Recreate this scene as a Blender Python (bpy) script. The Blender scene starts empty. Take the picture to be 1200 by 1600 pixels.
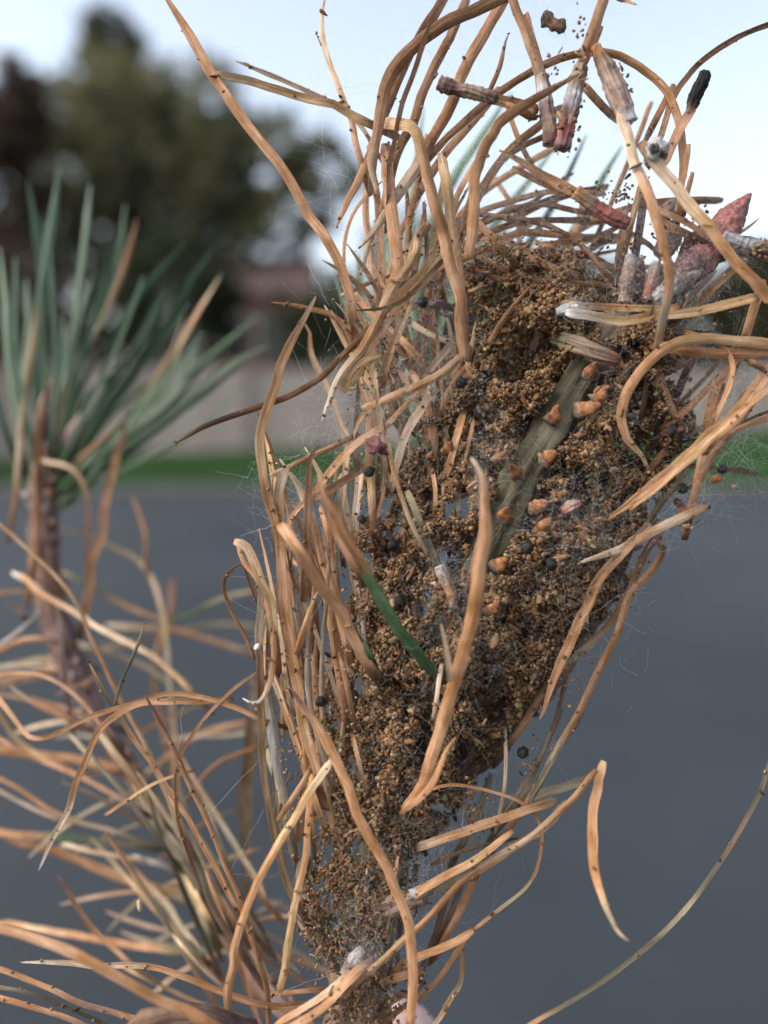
import bpy, math, random
import numpy as np
from mathutils import Vector, Matrix, noise

R = math.radians
rnd = random.Random(7)
nrs = np.random.RandomState(11)
scene = bpy.context.scene
col = scene.collection

# ------------------------------------------------------------------ camera
FPX = 1203.0            # focal length in photograph pixels (1200 x 1600)
D0 = 0.105              # metres from lens to the plane in focus
PITCH = math.atan(210 / FPX)
CAM = Vector((0, 0, 1.35))
cam_d = bpy.data.cameras.new('camera')
cam = bpy.data.objects.new('camera', cam_d)
col.objects.link(cam)
cam.location = CAM
cam.rotation_euler = (R(90) - PITCH, 0, 0)
cam_d.sensor_fit = 'VERTICAL'
cam_d.sensor_height = 36.0
cam_d.lens = 36.0 * FPX / 1600
cam_d.clip_start = 0.004
cam_d.clip_end = 800
cam_d.dof.use_dof = True
cam_d.dof.focus_distance = D0 + 0.001
cam_d.dof.aperture_fstop = 7.4
cam_d.dof.aperture_blades = 0
scene.camera = cam
RT = Vector((1, 0, 0))
FW = Vector((0, math.cos(PITCH), -math.sin(PITCH)))
UP = Vector((0, math.sin(PITCH), math.cos(PITCH)))

# ------------------------------------------------------------------ sky, sun
SUN_EL, SUN_AZ = R(42), R(-110)      # veiled light from high on the left
world = bpy.data.worlds.new('World')
scene.world = world
world.use_nodes = True
wn = world.node_tree
wn.nodes.clear()
sky = wn.nodes.new('ShaderNodeTexSky')
sky.sky_type = 'NISHITA'
sky.sun_disc = False
sky.sun_elevation = SUN_EL
sky.sun_rotation = SUN_AZ
sky.altitude = 0
sky.air_density = 1.0
sky.dust_density = 4.0
sky.ozone_density = 1.0
hsv = wn.nodes.new('ShaderNodeHueSaturation')      # thin high cloud greys the blue
hsv.inputs['Saturation'].default_value = 0.62
bg = wn.nodes.new('ShaderNodeBackground')
bg.inputs['Strength'].default_value = 0.15
wo = wn.nodes.new('ShaderNodeOutputWorld')
wn.links.new(sky.outputs[0], hsv.inputs['Color'])
wn.links.new(hsv.outputs[0], bg.inputs['Color'])
wn.links.new(bg.outputs[0], wo.inputs[0])
sun_d = bpy.data.lights.new('sun', 'SUN')
sun_d.energy = 0.5
sun_d.angle = R(60)
sun_d.color = (1.0, 0.93, 0.85)
sun = bpy.data.objects.new('sun', sun_d)
col.objects.link(sun)
_sd = Vector((math.sin(SUN_AZ) * math.cos(SUN_EL), math.cos(SUN_AZ) * math.cos(SUN_EL), math.sin(SUN_EL)))
sun.rotation_euler = _sd.to_track_quat('Z', 'Y').to_euler()

scene.view_settings.view_transform = 'Standard'
scene.view_settings.look = 'None'
scene.view_settings.gamma = 1.0
scene.view_settings.use_curve_mapping = False
scene.view_settings.exposure = 1.3
scene.render.engine = 'CYCLES'
scene.cycles.use_denoising = True
scene.cycles.max_bounces = 8
scene.cycles.transparent_max_bounces = 8

# ------------------------------------------------------------------ helpers
def P(u, v, z=0.0):
    """photograph pixel + millimetres in front of the focal plane -> point"""
    u, v, z = float(u), float(v), float(z)
    d = D0 - z * 0.001
    return CAM + d * (RT * ((u - 600) / FPX) + UP * ((800 - v) / FPX) + FW)

def mmpx(z=0.0):
    return (D0 - z * 0.001) / FPX

def tag(o, label=None, cat=None, group=None, kind=None):
    if label: o['label'] = label
    if cat: o['category'] = cat
    if group: o['group'] = group
    if kind: o['kind'] = kind
    return o

def mesh_np(name, V, F, mat, smooth=True, cols=None, uvs=None):
    """V (n,3), F (m,k) all k-gons"""
    V = np.asarray(V, dtype=np.float32)
    F = np.asarray(F, dtype=np.int32)
    me = bpy.data.meshes.new(name)
    m, k = F.shape
    me.vertices.add(len(V)); me.vertices.foreach_set('co', V.ravel())
    me.loops.add(m * k); me.loops.foreach_set('vertex_index', F.ravel())
    me.polygons.add(m)
    me.polygons.foreach_set('loop_start', np.arange(0, m * k, k, dtype=np.int32))
    me.polygons.foreach_set('loop_total', np.full(m, k, dtype=np.int32))
    me.polygons.foreach_set('use_smooth', np.full(m, smooth, dtype=bool))
    if cols is not None:
        a = me.color_attributes.new('Col', 'FLOAT_COLOR', 'POINT')
        c4 = np.ones((len(V), 4), dtype=np.float32); c4[:, :3] = cols
        a.data.foreach_set('color', c4.ravel())
    if uvs is not None:
        ul = me.uv_layers.new(name='UVMap')
        ul.data.foreach_set('uv', np.asarray(uvs, dtype=np.float32)[F.ravel()].ravel())
    me.materials.append(mat)
    me.update(calc_edges=True)
    return me

WLOC = {}
def link(name, me, parent=None, loc=None):
    """me has vertices relative to loc; parent is an object with translation only"""
    o = bpy.data.objects.new(name, me)
    col.objects.link(o)
    loc = Vector(loc) if loc is not None else Vector((0, 0, 0))
    o.location = loc
    WLOC[o.name] = loc
    if parent is not None:
        o.parent = parent
        o.matrix_parent_inverse = Matrix.Translation(-WLOC[parent.name])
    return o

def empty(name, loc):
    return link(name, None, None, loc)

class MB:
    """collects quads/boxes for setting geometry"""
    def __init__(s): s.v = []; s.f = []
    def box(s, c, sz, rz=0.0):
        c = Vector(c); b = len(s.v); ca, sa = math.cos(rz), math.sin(rz)
        for dz in (-.5, .5):
            for dx, dy in ((-.5, -.5), (.5, -.5), (.5, .5), (-.5, .5)):
                x, y = dx * sz[0], dy * sz[1]
                s.v.append((c.x + x * ca - y * sa, c.y + x * sa + y * ca, c.z + dz * sz[2]))
        for q in ((0, 3, 2, 1), (4, 5, 6, 7), (0, 1, 5, 4), (1, 2, 6, 5), (2, 3, 7, 6), (3, 0, 4, 7)):
            s.f.append([b + i for i in q])
        return s
    def poly(s, pts):
        b = len(s.v); s.v += [tuple(p) for p in pts]; s.f.append(list(range(b, b + len(pts)))); return s
    def build(s, name, mat, parent=None, loc=(0, 0, 0)):
        me = bpy.data.meshes.new(name)
        loc = Vector(loc)
        me.from_pydata([tuple(Vector(p) - loc) for p in s.v], [], s.f)
        me.materials.append(mat); me.update()
        return link(name, me, parent, loc)

# ------------------------------------------------------------------ materials
def newmat(name):
    m = bpy.data.materials.new(name); m.use_nodes = True
    nt = m.node_tree; nt.nodes.clear()
    out = nt.nodes.new('ShaderNodeOutputMaterial')
    b = nt.nodes.new('ShaderNodeBsdfPrincipled')
    nt.links.new(b.outputs[0], out.inputs[0])
    return m, nt, b, out

def nd(nt, t, **kw):
    n = nt.nodes.new(t)
    for k, v in kw.items():
        if k in n.inputs: n.inputs[k].default_value = v
        else: setattr(n, k, v)
    return n

def noise_mat(name, c1, c2, scale, rough=0.8, detail=6.0, bump=0.0, bscale=None, spec=0.5, coords='Object', dist=0.001):
    m, nt, b, out = newmat(name)
    tc = nd(nt, 'ShaderNodeTexCoord')
    n = nd(nt, 'ShaderNodeTexNoise', Scale=scale, Detail=detail, Roughness=0.6)
    nt.links.new(tc.outputs[coords], n.inputs['Vector'])
    r = nd(nt, 'ShaderNodeValToRGB')
    r.color_ramp.elements[0].position = 0.32; r.color_ramp.elements[1].position = 0.68
    r.color_ramp.elements[0].color = (*c1, 1); r.color_ramp.elements[1].color = (*c2, 1)
    nt.links.new(n.outputs['Fac'], r.inputs[0])
    nt.links.new(r.outputs[0], b.inputs['Base Color'])
    b.inputs['Roughness'].default_value = rough
    b.inputs['Specular IOR Level'].default_value = spec
    if bump:
        n2 = nd(nt, 'ShaderNodeTexNoise', Scale=bscale or scale * 4, Detail=5.0)
        nt.links.new(tc.outputs[coords], n2.inputs['Vector'])
        bp = nd(nt, 'ShaderNodeBump', Strength=bump, Distance=dist)
        nt.links.new(n2.outputs['Fac'], bp.inputs['Height'])
        nt.links.new(bp.outputs[0], b.inputs['Normal'])
    return m

def needle_mat(name, transl=0.12, rough=0.6, contrast=0.75, spec=0.35, spots=1.0):
    m, nt, b, out = newmat(name)
    at = nd(nt, 'ShaderNodeAttribute', attribute_name='Col')
    uv = nd(nt, 'ShaderNodeUVMap')
    oi = nd(nt, 'ShaderNodeObjectInfo')
    comb = nd(nt, 'ShaderNodeCombineXYZ')
    mul = nd(nt, 'ShaderNodeMath', operation='MULTIPLY'); mul.inputs[1].default_value = 57.0
    nt.links.new(oi.outputs['Random'], mul.inputs[0]); nt.links.new(mul.outputs[0], comb.inputs[2])
    vadd = nd(nt, 'ShaderNodeVectorMath', operation='ADD')
    nt.links.new(uv.outputs[0], vadd.inputs[0]); nt.links.new(comb.outputs[0], vadd.inputs[1])
    def mapped(sx, sy):
        mp = nd(nt, 'ShaderNodeVectorMath', operation='MULTIPLY'); mp.inputs[1].default_value = (sx, sy, 1)
        nt.links.new(vadd.outputs[0], mp.inputs[0]); return mp
    st = nd(nt, 'ShaderNodeTexNoise', Scale=1.0, Detail=4.0, Roughness=0.65)      # lengthwise streaks
    nt.links.new(mapped(0.22, 26.0).outputs[0], st.inputs['Vector'])
    bl = nd(nt, 'ShaderNodeTexNoise', Scale=1.0, Detail=5.0, Roughness=0.6)       # blotches
    nt.links.new(mapped(0.24, 2.2).outputs[0], bl.inputs['Vector'])
    sp = nd(nt, 'ShaderNodeTexNoise', Scale=1.0, Detail=2.0)                      # dark specks
    nt.links.new(mapped(4.5, 13.0).outputs[0], sp.inputs['Vector'])
    def rng(src, a, b_, lo, hi):
        r = nd(nt, 'ShaderNodeMapRange'); r.inputs[1].default_value = a; r.inputs[2].default_value = b_
        r.inputs[3].default_value = lo; r.inputs[4].default_value = hi
        nt.links.new(src, r.inputs[0]); return r.outputs[0]
    f1 = rng(st.outputs['Fac'], 0.3, 0.7, 1 - contrast * .55, 1 + contrast * .5)
    f2 = rng(bl.outputs['Fac'], 0.3, 0.7, 1 - contrast * .5, 1 + contrast * .45)
    f3 = rng(sp.outputs['Fac'], 0.68, 0.74, 1.0, 1 - 0.5 * spots)
    f4 = rng(oi.outputs['Random'], 0, 1, 0.8, 1.18)
    cur = f1
    for f in (f2, f3, f4):
        mm = nd(nt, 'ShaderNodeMath', operation='MULTIPLY'); nt.links.new(cur, mm.inputs[0]); nt.links.new(f, mm.inputs[1]); cur = mm.outputs[0]
    vm = nd(nt, 'ShaderNodeVectorMath', operation='SCALE')
    nt.links.new(at.outputs['Color'], vm.inputs[0]); nt.links.new(cur, vm.inputs['Scale'])
    # blotches also drift the hue a little towards grey
    hs = nd(nt, 'ShaderNodeHueSaturation')
    nt.links.new(rng(bl.outputs['Fac'], 0.35, 0.7, 1.08, 0.80), hs.inputs['Saturation'])
    nt.links.new(vm.outputs[0], hs.inputs['Color'])
    nt.links.new(hs.outputs[0], b.inputs['Base Color'])
    b.inputs['Roughness'].default_value = rough
    b.inputs['Specular IOR Level'].default_value = spec
    bp = nd(nt, 'ShaderNodeBump', Strength=0.8, Distance=0.00016)
    nt.links.new(st.outputs['Fac'], bp.inputs['Height']); nt.links.new(bp.outputs[0], b.inputs['Normal'])
    if transl:
        tr = nd(nt, 'ShaderNodeBsdfTranslucent'); nt.links.new(hs.outputs[0], tr.inputs[0])
        mx = nd(nt, 'ShaderNodeMixShader'); mx.inputs[0].default_value = transl
        nt.links.new(b.outputs[0], mx.inputs[1]); nt.links.new(tr.outputs[0], mx.inputs[2]); nt.links.new(mx.outputs[0], out.inputs[0])
    return m

M_NEEDLE = needle_mat('dry_needle')
M_GREEN = needle_mat('green_needle', transl=0.12, rough=0.42, contrast=0.35, spec=0.5, spots=0.2)
M_BARK = needle_mat('bark', transl=0, rough=0.8, contrast=0.95, spec=0.25, spots=0.8)

def attr_mat(name, rough=0.8, spec=0.3, nscale=3000, amt=0.5, bump=0.5, bd=0.0002):
    m, nt, b, out = newmat(name)
    at = nd(nt, 'ShaderNodeAttribute', attribute_name='Col')
    tc = nd(nt, 'ShaderNodeTexCoord')
    n = nd(nt, 'ShaderNodeTexNoise', Scale=nscale, Detail=3.0); nt.links.new(tc.outputs['Object'], n.inputs['Vector'])
    r = nd(nt, 'ShaderNodeMapRange'); r.inputs[1].default_value = .3; r.inputs[2].default_value = .7
    r.inputs[3].default_value = 1 - amt; r.inputs[4].default_value = 1 + amt
    nt.links.new(n.outputs['Fac'], r.inputs[0])
    vm = nd(nt, 'ShaderNodeVectorMath', operation='SCALE')
    nt.links.new(at.outputs['Color'], vm.inputs[0]); nt.links.new(r.outputs[0], vm.inputs['Scale'])
    nt.links.new(vm.outputs[0], b.inputs['Base Color'])
    b.inputs['Roughness'].default_value = rough; b.inputs['Specular IOR Level'].default_value = spec
    bp = nd(nt, 'ShaderNodeBump', Strength=bump, Distance=bd)
    nt.links.new(n.outputs['Fac'], bp.inputs['Height']); nt.links.new(bp.outputs[0], b.inputs['Normal'])
    return m

M_BRACT = attr_mat('bract', 0.65, 0.3, 1800, 0.45, 0.7, 0.0003)
M_FRASS = attr_mat('frass', 0.85, 0.2, 2500, 0.35)
M_PELLET = attr_mat('pellet', 0.62, 0.25, 4000, 0.4, 0.8)
M_BUD = attr_mat('bud', 0.6, 0.35, 1500, 0.45, 0.8, 0.0003)
_nt = M_BUD.node_tree; _b = [q for q in _nt.nodes if q.type == 'BSDF_PRINCIPLED'][0]; _src = _b.inputs['Base Color'].links[0].from_socket
_tc = nd(_nt, 'ShaderNodeTexCoord'); _n = nd(_nt, 'ShaderNodeTexNoise', Scale=2600, Detail=4.0); _nt.links.new(_tc.outputs['Object'], _n.inputs['Vector'])
_r = nd(_nt, 'ShaderNodeMapRange'); _r.inputs[1].default_value = .56; _r.inputs[2].default_value = .68; _nt.links.new(_n.outputs['Fac'], _r.inputs[0])
_r.inputs[4].default_value = .6
_mx = nd(_nt, 'ShaderNodeMix', data_type='RGBA'); _nt.links.new(_r.outputs[0], _mx.inputs[0]); _nt.links.new(_src, _mx.inputs[6]); _mx.inputs[7].default_value = (.42, .36, .33, 1)
_nt.links.new(_mx.outputs[2], _b.inputs['Base Color'])

m, nt, b, out = newmat('silk')
b.inputs['Base Color'].default_value = (0.72, 0.72, 0.70, 1)
b.inputs['Roughness'].default_value = 0.4
tr = nd(nt, 'ShaderNodeBsdfTranslucent'); tr.inputs[0].default_value = (0.8, 0.8, 0.78, 1)
mx = nd(nt, 'ShaderNodeMixShader'); mx.inputs[0].default_value = 0.4
nt.links.new(b.outputs[0], mx.inputs[1]); nt.links.new(tr.outputs[0], mx.inputs[2]); nt.links.new(mx.outputs[0], out.inputs[0])
M_SILK = m

# ------------------------------------------------------------------ the setting
M_ASPH = noise_mat('asphalt', (0.009, 0.013, 0.0165), (0.025, 0.032, 0.038), .5, 0.7, 8, 0.6, 220, 0.42, 'Object', 0.004)
M_SOIL = noise_mat('soil', (0.05, 0.055, 0.03), (0.08, 0.075, 0.045), 0.6, 0.95)
M_TURF = noise_mat('turf', (0.014, 0.042, 0.010), (0.024, 0.062, 0.015), 2.5, 0.9, spec=0.1)
M_KERB = noise_mat('kerb_concrete', (0.06, 0.065, 0.065), (0.10, 0.10, 0.098), 6, 0.85)
M_WALL = noise_mat('wall_concrete', (0.33, 0.265, 0.22), (0.50, 0.41, 0.345), 1.8, 0.9, 8, 0.4, 30, 0.3, 'Object', 0.01)
M_POST = noise_mat('post_concrete', (0.16, 0.14, 0.13), (0.24, 0.21, 0.19), 5, 0.9)
M_BRICK = noise_mat('house_brick', (0.10, 0.055, 0.042), (0.16, 0.085, 0.062), 3.0, 0.9)
M_ROOF = noise_mat('roof_tile', (0.06, 0.04, 0.035), (0.10, 0.06, 0.05), 4.0, 0.85)
M_FRAME = noise_mat('window_frame', (0.2, 0.2, 0.19), (0.3, 0.3, 0.28), 5.0, 0.6)
m, nt, b, out = newmat('window_glass'); b.inputs['Base Color'].default_value = (0.03, 0.035, 0.04, 1); b.inputs['Roughness'].default_value = 0.08
M_GLASS = m
M_TRUNK = noise_mat('tree_bark', (0.05, 0.038, 0.028), (0.10, 0.08, 0.06), 6.0, 0.95)

def leaf_mat(name, c1, c2):
    m, nt, b, out = newmat(name)
    g = nd(nt, 'ShaderNodeNewGeometry')
    r = nd(nt, 'ShaderNodeValToRGB'); r.color_ramp.elements[0].color = (*c1, 1); r.color_ramp.elements[1].color = (*c2, 1)
    nt.links.new(g.outputs['Random Per Island'], r.inputs[0])
    nt.links.new(r.outputs[0], b.inputs['Base Color']); b.inputs['Roughness'].default_value = 0.7; b.inputs['Specular IOR Level'].default_value = 0.15
    tr = nd(nt, 'ShaderNodeBsdfTranslucent'); nt.links.new(r.outputs[0], tr.inputs[0])
    mx = nd(nt, 'ShaderNodeMixShader'); mx.inputs[0].default_value = 0.4
    nt.links.new(b.outputs[0], mx.inputs[1]); nt.links.new(tr.outputs[0], mx.inputs[2]); nt.links.new(mx.outputs[0], out.inputs[0])
    return m
M_LEAF_OLIVE = leaf_mat('leaf_olive', (0.125, 0.132, 0.065), (0.185, 0.18, 0.10))
M_LEAF_DARK = leaf_mat('leaf_dark', (0.045, 0.05, 0.03), (0.08, 0.08, 0.045))
M_LEAF_BROWN = leaf_mat('leaf_brown', (0.06, 0.045, 0.034), (0.10, 0.075, 0.052))
M_LEAF_HEDGE = leaf_mat('leaf_hedge', (0.028, 0.04, 0.02), (0.06, 0.07, 0.035))
M_BLADE = leaf_mat('grass_blade', (0.016, 0.048, 0.012), (0.034, 0.072, 0.022))

def grid_sheet(name, pts, mat, label_kind='structure'):
    o = MB().poly(pts).build(name, mat); tag(o, kind=label_kind); return o
grid_sheet('ground', [(-300, -60, 0), (300, -60, 0), (300, 400, 0), (-300, 400, 0)], M_SOIL)
ROAD_Y = 8.8
grid_sheet('road', [(-120, -20, .004), (120, -20, .004), (120, ROAD_Y, .004), (-120, ROAD_Y, .004)], M_ASPH)
kb = MB()
for i in range(-30, 30):
    kb.box((i * 1.0 + .5, ROAD_Y + .075, .05), (0.985, 0.15, 0.12))
tag(kb.build('kerb', M_KERB), kind='structure')
def wall_y(x): return 12.0 + 0.47 * (x + 6)
grid_sheet('grass_verge', [(-40, ROAD_Y + .15, .09), (40, ROAD_Y + .15, .09), (40, wall_y(40) + .4, .09), (-6, wall_y(-6) + .4, .09), (-40, wall_y(-6) + .4, .09)], M_TURF)
# grass blades
nb = 26000
bx_ = nrs.uniform(-9, 13, nb); by_ = ROAD_Y + .2 + nrs.rand(nb) ** 1.2 * (np.maximum(12.0 + 0.47 * (bx_ + 6), 12) - ROAD_Y - .35)
h = nrs.uniform(.03, .09, nb); a = nrs.uniform(0, 6.28, nb); wd = nrs.uniform(.004, .009, nb)
lx, ly = nrs.normal(0, .03, nb), nrs.normal(0, .03, nb)
V = np.zeros((nb, 3, 3)); V[:, 0] = np.c_[bx_ - np.cos(a) * wd, by_ - np.sin(a) * wd, np.full(nb, .088)]
V[:, 1] = np.c_[bx_ + np.cos(a) * wd, by_ + np.sin(a) * wd, np.full(nb, .088)]; V[:, 2] = np.c_[bx_ + lx, by_ + ly, .09 + h]
tag(link('grass', mesh_np('grass', V.reshape(-1, 3), np.arange(nb * 3).reshape(-1, 3), M_BLADE, False)),
    'short green grass of the verge between the road and the wall', 'grass', kind='stuff')

# boundary wall of panels between posts
wr = empty('boundary_wall', (-6, 12.0, 0.09))
tag(wr, 'blurred pale grey panel wall behind the green verge', 'wall')
ang = math.atan(0.47)
ux, uy = math.cos(ang), math.sin(ang)
for k in range(-5, 13):
    s0 = k * 2.0
    cx, cy = -6 + (s0 + 1) * ux, 12 + (s0 + 1) * uy
    for j in range(3):
        MB().box((cx, cy, .09 + .24 + j * .475), (1.86, .06, .468), ang).build('panel', M_WALL, wr, (cx, cy, .33 + j * .475))
    px, py = -6 + s0 * ux, 12 + s0 * uy
    MB().box((px, py, .09 + .76), (.13, .14, 1.52), ang).build('post', M_POST, wr, (px, py, .09))

# trees and shrubs
def crown_mesh(name, lobes, n, size, mat, origin):
    """lobes: (cx,cy,cz,rx,ry,rz,weight); leaves gather in small clumps so gaps stay open"""
    ws = np.array([l[6] for l in lobes]); ws = ws / ws.sum()
    nc = max(30, n // 45)
    idx = nrs.choice(len(lobes), nc, p=ws)
    L = np.array([l[:6] for l in lobes])[idx]
    d = nrs.normal(size=(nc, 3)); d /= np.linalg.norm(d, axis=1)[:, None]
    rr = nrs.uniform(0.35, 1.0, nc) ** 0.6
    C = L[:, :3] + d * L[:, 3:6] * rr[:, None]
    cs = nrs.uniform(.35, .8, nc) * L[:, 3:6].min(axis=1) * 0.33
    ci = nrs.randint(0, nc, n)
    p = C[ci] + nrs.normal(size=(n, 3)) * cs[ci][:, None] * .7
    e1 = nrs.normal(size=(n, 3)); e1 /= np.linalg.norm(e1, axis=1)[:, None]
    e2 = np.cross(e1, nrs.normal(size=(n, 3))); e2 /= np.linalg.norm(e2, axis=1)[:, None]
    s = (size * nrs.uniform(.6, 1.4, n))[:, None]
    V = np.stack([p - e1 * s, p - e2 * s * .45, p + e1 * s, p + e2 * s * .45], 1).reshape(-1, 3) - np.array(origin)
    return mesh_np(name, V, np.arange(n * 4).reshape(-1, 4), mat, False)

def tubes(paths, sides=8):
    V = []; F = []
    for pts, rads in paths:
        b = len(V)
        for i, p in enumerate(pts):
            p = Vector(p); t = (Vector(pts[min(i + 1, len(pts) - 1)]) - Vector(pts[max(i - 1, 0)])).normalized()
            a1 = t.orthogonal().normalized(); a2 = t.cross(a1)
            for k in range(sides):
                q = 2 * math.pi * k / sides
                V.append(p + (a1 * math.cos(q) + a2 * math.sin(q)) * rads[i])
        for i in range(len(pts) - 1):
            for k in range(sides):
                F.append((b + i * sides + k, b + i * sides + (k + 1) % sides, b + (i + 1) * sides + (k + 1) % sides, b + (i + 1) * sides + k))
    return V, F

def bg_at(u, v, y):
    """point on the photograph ray (u,v) at ground distance y"""
    d = RT * ((u - 600) / FPX) + UP * ((800 - v) / FPX) + FW
    return CAM + d * ((y - CAM.y) / d.y)

def tree(name, label, lobes, n, size, lm, base, trunk_r, group=None, cat='tree'):
    root = empty(name, base); tag(root, label, cat, group)
    bz = Vector(base)
    top = max(l[2] for l in lobes)
    paths = []
    fork = bz + Vector((0, 0, (min(l[2] - l[5] for l in lobes) - bz.z) * 1.0 + .6))
    mid = (bz + fork) / 2 + Vector((rnd.uniform(-.15, .15), rnd.uniform(-.15, .15), 0))
    paths.append(([bz, mid, fork, fork + Vector((.1, .1, (top - fork.z) * .6))], [trunk_r * 1.25, trunk_r, trunk_r * .8, trunk_r * .35]))
    for l in lobes:
        c = Vector(l[:3]); m_ = fork.lerp(c, .5) + Vector((0, 0, .3))
        paths.append(([fork, m_, c, c + (c - fork) * .25], [trunk_r * .5, trunk_r * .34, trunk_r * .2, trunk_r * .06]))
    V, F = tubes(paths)
    link('trunk', mesh_np('trunk', np.array([list(x - bz) for x in V]), F, M_TRUNK), root, bz)
    link('crown', crown_mesh('crown', lobes, n, size, lm, list(bz)), root, bz)
    return root

def lobe(u, v, y, ru, rv, w=1.0, depth=None):
    p = bg_at(u, v, y); k = y / FPX
    return (p.x, p.y, p.z, ru * k, (depth or ru) * k, rv * k, w)

yb = 24
tree('broadleaf_tree', 'large blurred olive green rounded tree behind the wall',
     [lobe(190, 210, yb, 105, 95, 2.4), lobe(300, 190, yb, 95, 80, 2), lobe(150, 330, yb, 95, 80, 1.7), lobe(270, 310, yb, 110, 85, 2.6),
      lobe(370, 260, yb, 85, 85, 1.7), lobe(440, 320, yb, 85, 70, 1.1), lobe(510, 270, yb, 70, 50, .7), lobe(360, 400, yb, 90, 35, .4), lobe(470, 220, yb, 60, 50, .4), lobe(130, 410, yb, 90, 50, 1), lobe(250, 405, yb, 80, 45, .9), lobe(90, 260, yb, 70, 80, 1.2), lobe(60, 360, yb, 80, 70, 1.0), lobe(330, 350, yb, 80, 60, 1.0), lobe(400, 390, yb, 70, 40, .5)],
     21000, .17, M_LEAF_OLIVE, (bg_at(230, 640, yb).x, yb, 0), .28)
yb = 34
tree('conifer_tree', 'tall dark narrow tree top rising behind the olive tree',
     [lobe(172, 85, yb, 48, 55, 1.4), lobe(165, 170, yb, 60, 70, 1.5), lobe(150, 300, yb, 75, 90, 1)],
     6500, .2, M_LEAF_DARK, (bg_at(165, 640, yb).x, yb, 0), .3)
yb = 21
tree('reddish_tree', 'dark brownish tree at the left edge behind the green needles',
     [lobe(15, 170, yb, 60, 80, 1.2), lobe(0, 300, yb, 80, 100, 1.6), lobe(-60, 220, yb, 90, 110, 1.4), lobe(20, 440, yb, 75, 80, 1.4), lobe(-90, 400, yb, 90, 120, 1)],
     9000, .15, M_LEAF_BROWN, (bg_at(0, 640, yb).x, yb, 0), .22)
yb = 40
tree('distant_tree', 'faint distant tree low on the skyline behind the nest',
     [lobe(760, 420, yb, 90, 60, 1), lobe(650, 400, yb, 80, 70, 1), lobe(860, 440, yb, 90, 45, 1)],
     5000, .22, M_LEAF_DARK, (bg_at(740, 580, yb).x, yb, 0), .25)
shr = [(60, 490, 16.5, 120, 120, M_LEAF_BROWN, 'dark brown shrub behind the wall at the left edge'),
       (205, 475, 17.5, 115, 105, M_LEAF_HEDGE, 'dark green shrub behind the wall under the olive tree'),
       (330, 475, 19.5, 70, 70, M_LEAF_HEDGE, 'low shrub beside the brick house, left of it'),
       (495, 500, 18.5, 75, 85, M_LEAF_HEDGE, 'dark shrub right of the brick house, beside the dry nest'),
       (640, 510, 20.0, 110, 75, M_LEAF_BROWN, 'brown shrub behind the wall hidden mostly by the nest'),
       (830, 490, 22.0, 130, 75, M_LEAF_HEDGE, 'wide dark shrub behind the pale dry nest'),
       (1010, 490, 23.0, 130, 80, M_LEAF_HEDGE, 'dark green shrub behind the red bud'),
       (1190, 470, 24.0, 120, 88, M_LEAF_DARK, 'darkest shrub behind the wall at the right edge')]
for (u, v, y, ru, rv, lm, lab) in shr:
    yy = max(y, wall_y((u - 600) / FPX * y) + 1.5)
    lb = [lobe(u + rnd.uniform(-.4, .4) * ru, v + rnd.uniform(-.3, .3) * rv, yy, ru * .62, rv * .7, 1) for _ in range(5)]
    lb.append(lobe(u, v + rv * .75, yy, ru * .9, rv * .6, 1.6))
    tree('shrub', lab, lb, (4200 if u < 600 else 8000), (.11 if u < 600 else .17), lm, (bg_at(u, 640, yy).x, yy, 0), .09, 'shrubs behind the wall', 'shrub')

# brick house between the shrubs
hy = 21.5
hx0, hx1 = bg_at(325, 600, hy).x, bg_at(470, 600, hy).x
eave, ridge = bg_at(400, 462, hy).z, bg_at(400, 440, hy).z
hr = empty('brick_house', ((hx0 + hx1) / 2, hy, 0)); tag(hr, 'blurred red brick house between the dark shrubs', 'house')
hc = ((hx0 + hx1) / 2, hy, 0); W = hx1 - hx0
MB().box((hc[0], hy + 2.5, eave / 2), (W, 5, eave)).build('wall', M_BRICK, hr, hc)
rb = MB()
y0, y1, z0 = hy - .3, hy + 5.3, eave + .003
rb.poly([(hx0 - .3, y0, z0), (hx1 + .3, y0, z0), (hx1 + .3, hy + 2.5, ridge + 1.0), (hx0 - .3, hy + 2.5, ridge + 1.0)])
rb.poly([(hx1 + .3, y1, z0), (hx0 - .3, y1, z0), (hx0 - .3, hy + 2.5, ridge + 1.0), (hx1 + .3, hy + 2.5, ridge + 1.0)])
rb.poly([(hx0 - .3, y0, z0), (hx0 - .3, hy + 2.5, ridge + 1.0), (hx0 - .3, y1, z0)]); rb.poly([(hx1 + .3, y1, z0), (hx1 + .3, hy + 2.5, ridge + 1.0), (hx1 + .3, y0, z0)])
rb.poly([(hx0 - .3, y0, z0), (hx0 - .3, y1, z0), (hx1 + .3, y1, z0), (hx1 + .3, y0, z0)])
rf = rb.build('roof', M_ROOF, hr, hc)
for i in (0.28, 0.72):
    wx = hx0 + W * i
    f = MB().box((wx, hy - .02, eave - 1.05), (.9, .08, 1.1)).build('window', M_FRAME, hr, (wx, hy, eave - 1.05))
    MB().box((wx, hy - .045, eave - 1.05), (.76, .05, .96)).build('pane', M_GLASS, f, (wx, hy, eave - 1.05))

# ------------------------------------------------------------------ needles
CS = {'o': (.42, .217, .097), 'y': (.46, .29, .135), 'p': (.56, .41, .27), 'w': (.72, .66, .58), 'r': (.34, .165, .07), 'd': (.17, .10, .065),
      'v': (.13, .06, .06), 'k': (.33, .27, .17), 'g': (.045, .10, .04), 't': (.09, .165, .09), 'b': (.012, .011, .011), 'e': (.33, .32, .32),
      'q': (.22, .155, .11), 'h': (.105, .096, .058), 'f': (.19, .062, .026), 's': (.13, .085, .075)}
CS = {k: np.array(v) for k, v in CS.items()}
CS['R'] = np.array((.25, .09, .075)); CS['M'] = np.array((.13, .065, .062)); CS['K'] = np.array((.25, .175, .14))

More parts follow.
